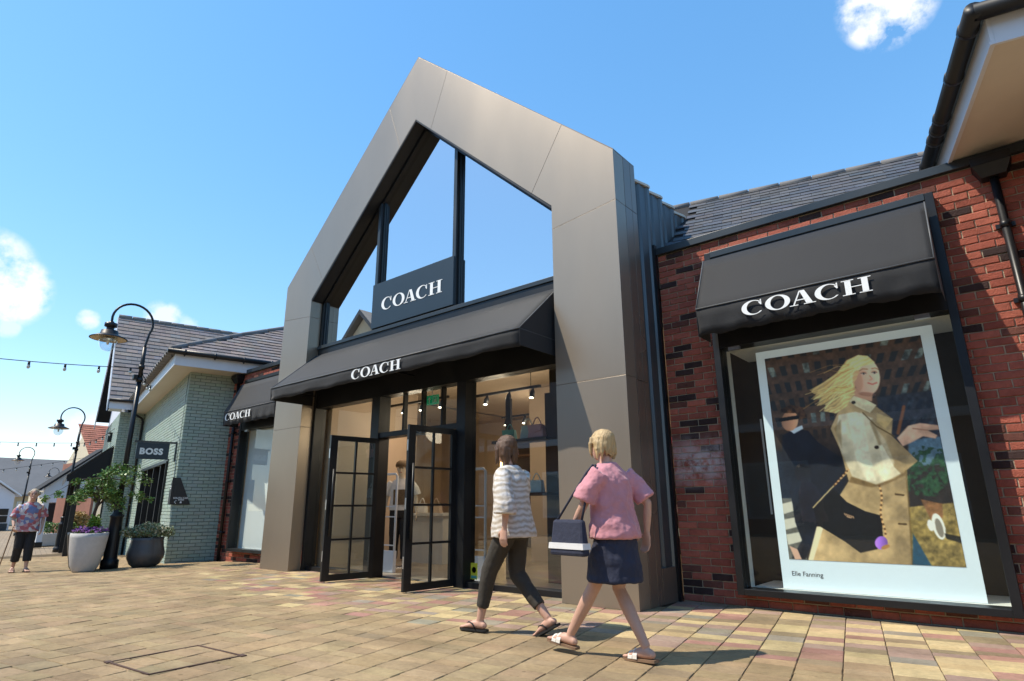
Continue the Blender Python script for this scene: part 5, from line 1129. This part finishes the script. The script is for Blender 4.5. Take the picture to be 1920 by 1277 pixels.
# ------------------------------------------------------------------ people (each body one continuous remeshed surface)
def skinned(q, name, m, parent, vox=.007, smooth=6, disp=0., dscale=.12):
    o = q.build(name, m, parent)
    r = o.modifiers.new('join', 'REMESH'); r.mode = 'VOXEL'; r.voxel_size = vox; r.use_smooth_shade = True
    s = o.modifiers.new('smooth', 'SMOOTH'); s.factor = .5; s.iterations = smooth
    if disp:
        tx = bpy.data.textures.new('folds', 'CLOUDS'); tx.noise_scale = dscale; tx.noise_depth = 2
        d = o.modifiers.new('folds', 'DISPLACE'); d.texture = tx; d.strength = disp; d.mid_level = .5; d.texture_coords = 'LOCAL'
    return o
def limb_path(hip, knee, ankle): return [hip, Vector(hip).lerp(Vector(knee), .5), knee, Vector(knee).lerp(Vector(ankle), .35), ankle]
def hand(q, wrist, d, palm_n, curl=.5, side=1):
    d = Vector(d).normalized(); n = Vector(palm_n).normalized(); n = (n-d*n.dot(d)).normalized(); s = d.cross(n).normalized()*side; w_ = Vector(wrist)
    q.tube([w_-d*.01, w_+d*.03, w_+d*.085], [(.022, .016), (.036, .015), (.038, .013)], 10, side=s)
    for i, (o_, L_) in enumerate(((-.030, .066), (-.010, .076), (.010, .072), (.029, .056))):
        b = w_+d*.078+s*o_; p = [b]; dd = d.copy(); 
        for k in range(3):
            dd = (dd*math.cos(curl*.6)+n*math.sin(curl*.6)).normalized() if k else (dd*math.cos(curl*.4)+n*math.sin(curl*.4)).normalized(); p.append(p[-1]+dd*L_/3)
        q.tube(p, [.0092, .009, .0085, .007], 8)
    b = w_+d*.025-s*.030; p1 = b+(d*.6-s*.7+n*.3).normalized()*.035; q.tube([b, p1, p1+(d*.85-s*.2+n*.5).normalized()*.032], [.012, .010, .008], 8)
def foot(q, ankle, toe_dir, pitch=0., L_=.235):
    a = Vector(ankle); f = Vector(toe_dir).normalized(); z = Vector((0, 0, 1)); 
    c, s = math.cos(pitch), math.sin(pitch); F_ = f*c-z*s; U_ = f*s+z*c; lat = F_.cross(U_)
    h = a-U_*.07
    q.tube([h-F_*.062+U_*.022, h-F_*.045+U_*.03, h+F_*.0+U_*.04, h+F_*.06+U_*.036, h+F_*.11+U_*.024, h+F_*.15+U_*.015, h+F_*.165+U_*.014], [(.012, .012), (.028, .027), (.032, .038), (.037, .034), (.044, .022), (.042, .014), (.03, .010)], 12, side=lat)
    for i, t in enumerate((-.032, -.015, .001, .016, .030)):
        big = i == 0; b = h+F_*(.150-(abs(t+.03)*.35))+lat*t+U_*.012; q.tube([b, b+F_*.022, b+F_*.036], [.012 if big else .008, .012 if big else .0085, .006], 8)
    return h, F_, U_, lat
def make_person(name, loc, rz, H, label, legs, arms, lean=0., head_turn=0., skin='skin', group=None, female=True):
    t = thing(name, loc, label, 'person', group, rz, True); s = H/1.65; q = MB()
    L3 = lambda p: (p[0]*s, p[1]*s, p[2]*s)
    bx_ = lambda z: math.tan(lean)*(z-.86) if z > .86 else 0
    T = [(.80, .15, .10), (.86, .168, .115), (.93, .165, .112), (1.02, .132, .100), (1.12, .138, .108), (1.22, .150, .112), (1.30, .165, .100), (1.36, .135, .075), (1.40, .06, .055), (1.47, .050, .052)]
    q.tube([L3((bx_(z)+(.012 if z > 1.38 else 0), 0, z)) for z, a, b in T], [(a*s, b*s) for z, a, b in T], 18, side=(0, 1, 0))
    hc = Vector(L3((bx_(1.56)+.035, 0, 1.555))); c, sn = math.cos(head_turn), math.sin(head_turn); hf = Vector((c, sn, 0)); hl = Vector((-sn, c, 0)); up = Vector((0, 0, 1))
    Hd = [(-.115, .018, .030, .045), (-.10, .036, .048, .040), (-.075, .052, .066, .025), (-.04, .064, .082, .008), (0, .070, .092, 0), (.04, .072, .094, -.004), (.075, .064, .084, -.008), (.10, .044, .060, -.010), (.115, .018, .026, -.010)]
    q.tube([hc+up*(z*s)+hf*(o_*s) for z, a, b, o_ in Hd], [(a*s, b*s) for z, a, b, o_ in Hd], 18, side=hl)
    q.tube([hc+hf*.085*s+up*.02*s, hc+hf*.102*s-up*.012*s, hc+hf*.106*s-up*.026*s, hc+hf*.086*s-up*.034*s], [.009*s, .012*s, .014*s, .010*s], 8)
    q.tube([hc+hf*.083*s-up*.062*s-hl*.022*s, hc+hf*.094*s-up*.062*s, hc+hf*.083*s-up*.062*s+hl*.022*s], [.005, .008, .005], 6)
    for e in (-1, 1): q.tube([hc+hl*(e*.070*s)-hf*.005*s-up*.03*s, hc+hl*(e*.078*s)-hf*.012*s, hc+hl*(e*.072*s)-hf*.01*s+up*.028*s], [.008, .014, .010], 8)
    feet = []
    for (kn, an, toe, pit, e) in legs:
        hip = (0, e*.085, .84); p = [L3(v) for v in limb_path(hip, kn, an)]
        q.tube(p, [(.082*s, .086*s), (.068*s, .072*s), (.048*s, .052*s), (.050*s, .052*s), (.030*s, .034*s)], 14, side=(0, 1, 0)); feet.append(foot(q, L3(an), toe, pit, .235*s))
    for (el, wr, e, curl) in arms:
        sh = (bx_(1.30), e*.165, 1.325); p = [sh, Vector(sh).lerp(Vector(el), .5), el, Vector(el).lerp(Vector(wr), .4), wr]; p = [L3(v) for v in p]
        q.tube(p, [(.047*s, .047*s), (.042*s, .042*s), (.034*s, .034*s), (.033*s, .033*s), (.020*s, .024*s)], 12); hand(q, p[-1], Vector(p[-1])-Vector(p[-2]), (0, -e, .15), curl, e)
    skinned(q, 'body', skin, t, .0065, 4)
    for e in (-1, 1):
        m_ = MB(); m_.ball(hc+hf*.081*s+hl*(e*.030*s)+up*.012*s, .010*s, 10, 8); m_.build('eye', 'eye', t)
        m_ = MB(); m_.tube([hc+hf*.088*s+hl*(e*.014*s)+up*.032*s, hc+hf*.088*s+hl*(e*.030*s)+up*.036*s, hc+hf*.078*s+hl*(e*.044*s)+up*.030*s], .004, 6); m_.build('eyebrow', 'hair_brown', t)
    m_ = MB(); m_.tube([hc+hf*.088*s-up*.063*s-hl*.022*s, hc+hf*.1005*s-up*.062*s, hc+hf*.088*s-up*.063*s+hl*.022*s], [.004, .0065, .004], 6); m_.build('lips', 'lip', t)
    return t, s, L3, bx_, hc, hf, hl, feet
def hair_cap(t, s, hc, hf, hl, m, length, seed=1, vol=1.0):
    up = Vector((0, 0, 1)); q = MB(); rnd = random.Random(seed)
    q.tube([hc+up*(z*s)-hf*(o_*s) for z, a, b, o_ in ((-.05, .06, .05, .045), (0, .080, .085, .032), (.05, .084, .096, .020), (.09, .072, .086, .016), (.12, .046, .055, .014), (.132, .015, .02, .014))],
           [(a*s*vol, b*s*vol) for z, a, b, o_ in ((-.05, .06, .05, .045), (0, .080, .085, .032), (.05, .084, .096, .020), (.09, .072, .086, .016), (.12, .046, .055, .014), (.132, .015, .02, .014))], 18, side=hl)
    for k in range(int(34*min(1, length*4)) if length > .05 else 14):
        a = R(rnd.uniform(75, 285)); d = hf*math.cos(a)+hl*math.sin(a); st = hc+up*(.06*s)+Vector(d)*(.075*s*vol); L_ = length*s*rnd.uniform(.8, 1.1)
        q.tube([st, st+d*(.020*s)-up*(L_*.35), st+d*(.022*s)-up*(L_*.7)+hl*rnd.uniform(-.01, .01), st+d*(.012*s)-up*L_+hl*rnd.uniform(-.015, .015)], [.022*s, .020*s, .016*s, .005*s], 6)
    return skinned(q, 'hair', m, t, .006, 2, .006, .03)
def garment(t, s, L3, bx_, rings, name, m, sleeves=(), disp=.02):
    q = MB(); q.tube([L3((bx_(z)+o_, 0, z)) for z, a, b, o_ in rings], [(a*s, b*s) for z, a, b, o_ in rings], 22, side=(0, 1, 0))
    for pts, rad in sleeves: q.tube([L3(p) for p in pts], [r*s for r in rad], 14)
    return skinned(q, name, m, t, .008, 5, disp, .09)
def legwear(t, s, L3, legs, upto, name, m, rad, waist=True, disp=.012):
    q = MB()
    if waist: q.tube([L3((0, 0, z)) for z in (.76, .84, .92, 1.0, 1.04)], [(.155*s, .110*s), (.182*s, .132*s), (.182*s, .130*s), (.155*s, .118*s), (.145*s, .112*s)], 20, side=(0, 1, 0))
    for (kn, an, toe, pit, e) in legs:
        hip = (0, e*.085, .84); P = limb_path(hip, kn, an); n = len(P); pts = []; rr_ = []
        for i in range(13):
            f = upto*i/12*(n-1); j = min(int(f), n-2); pts.append(L3(Vector(P[j]).lerp(Vector(P[j+1]), f-j))); rr_.append((rad[0]+(rad[1]-rad[0])*i/12)*s)
        q.tube(pts, rr_, 16, side=(0, 1, 0))
    return skinned(q, name, m, t, .008, 4, disp, .10)
def shoes(t, feet, kind, m):
    for (h, F_, U_, lat) in feet:
        q = MB(); sole = [(-.072, .026), (-.05, .034), (.02, .034), (.09, .044), (.15, .046), (.185, .034), (.20, .016)]
        lo = [h+F_*a+lat*b for a, b in sole]+[h+F_*a-lat*b for a, b in sole[::-1]]; q.hexa([p-U_*.014 for p in lo], [p+U_*.003 for p in lo]); so_ = q.build('sandal', m if kind == 'thong' else 'sole', t)
        q = MB()
        if kind == 'thong':
            for e in (-1, 1): q.tube([h+F_*.13-lat*.012+U_*.03, h+F_*.10+lat*(e*.022)+U_*.052, h+F_*.05+lat*(e*.040)+U_*.045, h+F_*.025+lat*(e*.036)+U_*.004], .006, 6)
            q.tube([h+F_*.13-lat*.012+U_*.03, h+F_*.145-lat*.012+U_*.003], .005, 6)
        else:
            for a, wd in ((.075, .018), (.115, .018)):
                n = 9; P0 = []; P1_ = []
                for i in range(n):
                    th_ = math.pi*i/(n-1); c_ = h+lat*(.047*math.cos(th_))+U_*(.002+(.060 if a < .1 else .044)*math.sin(th_)); P0.append(c_+F_*(a-wd)); P1_.append(c_+F_*(a+wd))
                q.add([*P0, *P1_], [(i, i+1, n+i+1, n+i) for i in range(n-1)])
        st_ = q.build('strap', m, so_)
        if kind != 'thong': mo = st_.modifiers.new('t', 'SOLIDIFY'); mo.thickness = .004
# woman in striped blouse, walking away to the left along the shop
W = R(180)
legs1 = [((.20, .085, .50), (.30, .09, .085), (1, .05, 0), 0, 1), ((.03, -.085, .47), (-.30, -.08, .13), (1, -.05, 0), R(28), -1)]
arms1 = [((-.12, .26, 1.08), (-.10, .27, .86), 1, .5), ((.14, -.25, 1.09), (.26, -.20, .93), -1, .6)]
t, s, L3, bx_, hc, hf, hl, feet = make_person('person', (-3.40, -1.58, .0135), R(184), 1.57, 'person with brown hair in loose striped cream blouse and cropped dark trousers, walking', legs1, arms1, R(4), R(-12))
legwear(t, s, L3, legs1, .90, 'trousers', 'olive_cloth', (.098, .058)); shoes(t, feet, 'thong', 'rubber'); hair_cap(t, s, hc, hf, hl, 'hair_brown', .20, 3, 1.08)
garment(t, s, L3, bx_, [(.78, .235, .185, -.01), (.80, .238, .188, -.01), (.90, .222, .172, 0), (1.02, .200, .150, 0), (1.15, .192, .146, 0), (1.26, .196, .140, 0), (1.335, .185, .112, 0), (1.385, .13, .085, 0), (1.405, .085, .07, 0)], 'blouse', 'striped_blouse',
        [([(0, .15, 1.33), (-.06, .24, 1.20), (-.12, .28, 1.04), (-.12, .285, .98)], [.075, .085, .098, .10]), ([(0, -.15, 1.33), (.07, -.24, 1.20), (.15, -.265, 1.06), (.17, -.255, 1.01)], [.075, .085, .098, .10])], .018)
# woman in pink top and navy skirt, walking left
legs2 = [((.16, .085, .49), (.42, .09, .12), (1, .05, 0), R(-6), 1), ((.06, -.085, .47), (-.17, -.08, .088), (1, -.05, 0), R(4), -1)]
arms2 = [((.10, .25, 1.08), (.24, .22, .92), 1, .7), ((-.14, -.25, 1.10), (-.10, -.27, .88), -1, .5)]
t, s, L3, bx_, hc, hf, hl, feet = make_person('person', (-2.28, -1.80, .0135), R(172), 1.51, 'person with blonde hair in loose pink top, navy skirt and white slides, walking', legs2, arms2, R(5), R(-5))
hair_cap(t, s, hc, hf, hl, 'hair_blonde', .16, 5, 1.10); shoes(t, feet, 'slide', 'sandal_white')
garment(t, s, L3, bx_, [(.84, .225, .175, 0), (.86, .228, .178, 0), (.95, .215, .165, 0), (1.05, .198, .150, 0), (1.15, .192, .148, 0), (1.26, .196, .140, 0), (1.335, .182, .110, 0), (1.385, .12, .082, 0), (1.41, .08, .066, 0)], 'top', 'pink_cloth',
        [([(0, .15, 1.33), (.05, .23, 1.21), (.085, .255, 1.12)], [.075, .080, .084]), ([(0, -.15, 1.33), (-.07, -.23, 1.21), (-.12, -.255, 1.13)], [.075, .080, .084])], .03)
q = MB(); q.tube([L3(p) for p in ((.03, 0, .53), (.03, 0, .55), (.02, 0, .68), (0, 0, .80), (0, 0, .92), (0, 0, 1.02))], [(.205*s, .215*s), (.208*s, .218*s), (.205*s, .195*s), (.196*s, .150*s), (.18*s, .13*s), (.15*s, .115*s)], 22, side=(0, 1, 0)); skinned(q, 'skirt', 'navy_cloth', t, .008, 4, .025, .10)
# shoulder bag of the second woman
sb = thing('shoulder_bag', (-2.28, -1.80, .0135), 'navy and white shoulder bag hanging at the hip of the person in pink', 'bag', None, R(172), True)
q = MB(); q.hexa([(.02, .245, .66), (.34, .245, .66), (.34, .325, .66), (.02, .325, .66)], [(.04, .262, .90), (.32, .262, .90), (.32, .305, .90), (.04, .305, .90)]); q.build('body', 'navy_cloth', sb, .02)
q = MB(); q.hexa([(.018, .246, .705), (.342, .246, .705), (.342, .328, .705), (.018, .328, .705)], [(.022, .249, .745), (.338, .249, .745), (.338, .326, .745), (.022, .326, .745)]); q.build('white_band', 'white_cloth', sb)
q = MB(); q.tube([(.06, .285, .89), (.03, .262, 1.05), (.015, .20, 1.21), (.03, .145, 1.272), (.06, .14, 1.275), (.09, .18, 1.22), (.17, .262, 1.05), (.29, .285, .89)], .009, 6); q.build('strap', 'navy_cloth', sb)
# older person in patterned shirt, walking towards the camera with a stick
legs3 = [((.10, .085, .48), (.14, .10, .085), (1, .15, 0), 0, 1), ((.05, -.085, .48), (-.10, -.10, .09), (1, -.15, 0), R(6), -1)]
arms3 = [((-.02, .25, 1.07), (.12, .24, .86), 1, .6), ((.06, -.26, 1.07), (.24, -.24, .90), -1, 1.3)]
mx_, my_ = -15.0, -2.38
t, s, L3, bx_, hc, hf, hl, feet = make_person('person', (mx_, my_, gz(mx_)+.0135), R(-8), 1.50, 'person in pink and blue patterned shirt and black cropped trousers, with walking stick', legs3, arms3, R(7), R(-8))
legwear(t, s, L3, legs3, .88, 'trousers', 'black_cloth', (.098, .075)); shoes(t, feet, 'slide', 'rubber'); hair_cap(t, s, hc, hf, hl, 'hair_grey', .07, 8, 1.04)
garment(t, s, L3, bx_, [(.80, .215, .165, 0), (.82, .218, .168, 0), (.95, .210, .160, 0), (1.08, .200, .155, 0), (1.18, .198, .150, 0), (1.27, .198, .138, 0), (1.335, .182, .110, 0), (1.385, .12, .082, 0), (1.41, .078, .066, 0)], 'shirt', 'patterned_shirt',
        [([(0, .15, 1.33), (-.01, .23, 1.20), (-.02, .255, 1.09)], [.075, .078, .082]), ([(0, -.15, 1.33), (.03, -.23, 1.20), (.055, -.262, 1.09)], [.075, .078, .082])], .02)
ws = thing('walking_stick', (mx_, my_, gz(mx_)), 'slim dark walking stick held by the person in the patterned shirt', 'stick', None, R(-8), True)
q = MB(); q.tube([(.40, -.34, .0), (.272, -.23, .80), (.262, -.222, .845), (.235, -.222, .868), (.20, -.222, .855)], [.009, .010, .011, .011, .010], 8); q.build('shaft', 'wood', ws)
# mannequin inside the doors
legsM = [((.02, .09, .47), (.0, .10, .085), (1, .1, 0), 0, 1), ((.0, -.09, .47), (-.04, -.10, .085), (1, -.1, 0), 0, -1)]
armsM = [((-.03, .25, 1.07), (.04, .27, .84), 1, .4), ((-.03, -.25, 1.07), (.04, -.27, .84), -1, .4)]
t, s, L3, bx_, hc, hf, hl, feet = make_person('mannequin', (-8.55, 1.5, .03), R(-50), 1.74, 'pale shop mannequin in a white printed tee, dark trousers and patterned cap', legsM, armsM, 0, 0, 'mannequin'); t['category'] = 'mannequin'
legwear(t, s, L3, legsM, .97, 'trousers', 'black_cloth', (.098, .070))
garment(t, s, L3, bx_, [(.88, .195, .145, 0), (.95, .192, .142, 0), (1.08, .180, .135, 0), (1.20, .185, .138, 0), (1.30, .185, .120, 0), (1.36, .15, .09, 0), (1.40, .08, .065, 0)], 'tee', 'white_cloth', [([(0, .15, 1.33), (-.01, .23, 1.22), (-.02, .255, 1.13)], [.07, .075, .08]), ([(0, -.15, 1.33), (-.01, -.23, 1.22), (-.02, -.255, 1.13)], [.07, .075, .08])], .01)
q = MB(); q.box(.150, .162, -.11, .11, 1.02, 1.28); q.build('print_panel', 'print_brown', t)
q = MB(); q.lathe([(.112, .0), (.114, .04), (.10, .09), (.05, .125), (0, .13)], (hc.x-.01, hc.y, hc.z+.03), 18); cp = q.build('cap', 'print_brown', t); q = MB(); q.hexa([(hc.x+.06, hc.y-.08, hc.z+.03), (hc.x+.19, hc.y-.05, hc.z+.02), (hc.x+.19, hc.y+.05, hc.z+.02), (hc.x+.06, hc.y+.08, hc.z+.03)], [(hc.x+.06, hc.y-.08, hc.z+.042), (hc.x+.19, hc.y-.05, hc.z+.032), (hc.x+.19, hc.y+.05, hc.z+.032), (hc.x+.06, hc.y+.08, hc.z+.042)]); q.build('peak', 'print_brown', cp)
q = MB(); q.lathe([(0, 0), (.22, 0), (.22, .012), (0, .014)], (0, 0, -.018), 24); q.build('base_plate', 'steel', t)
for o in bpy.data.objects:
    if 'local' in o: del o['local']
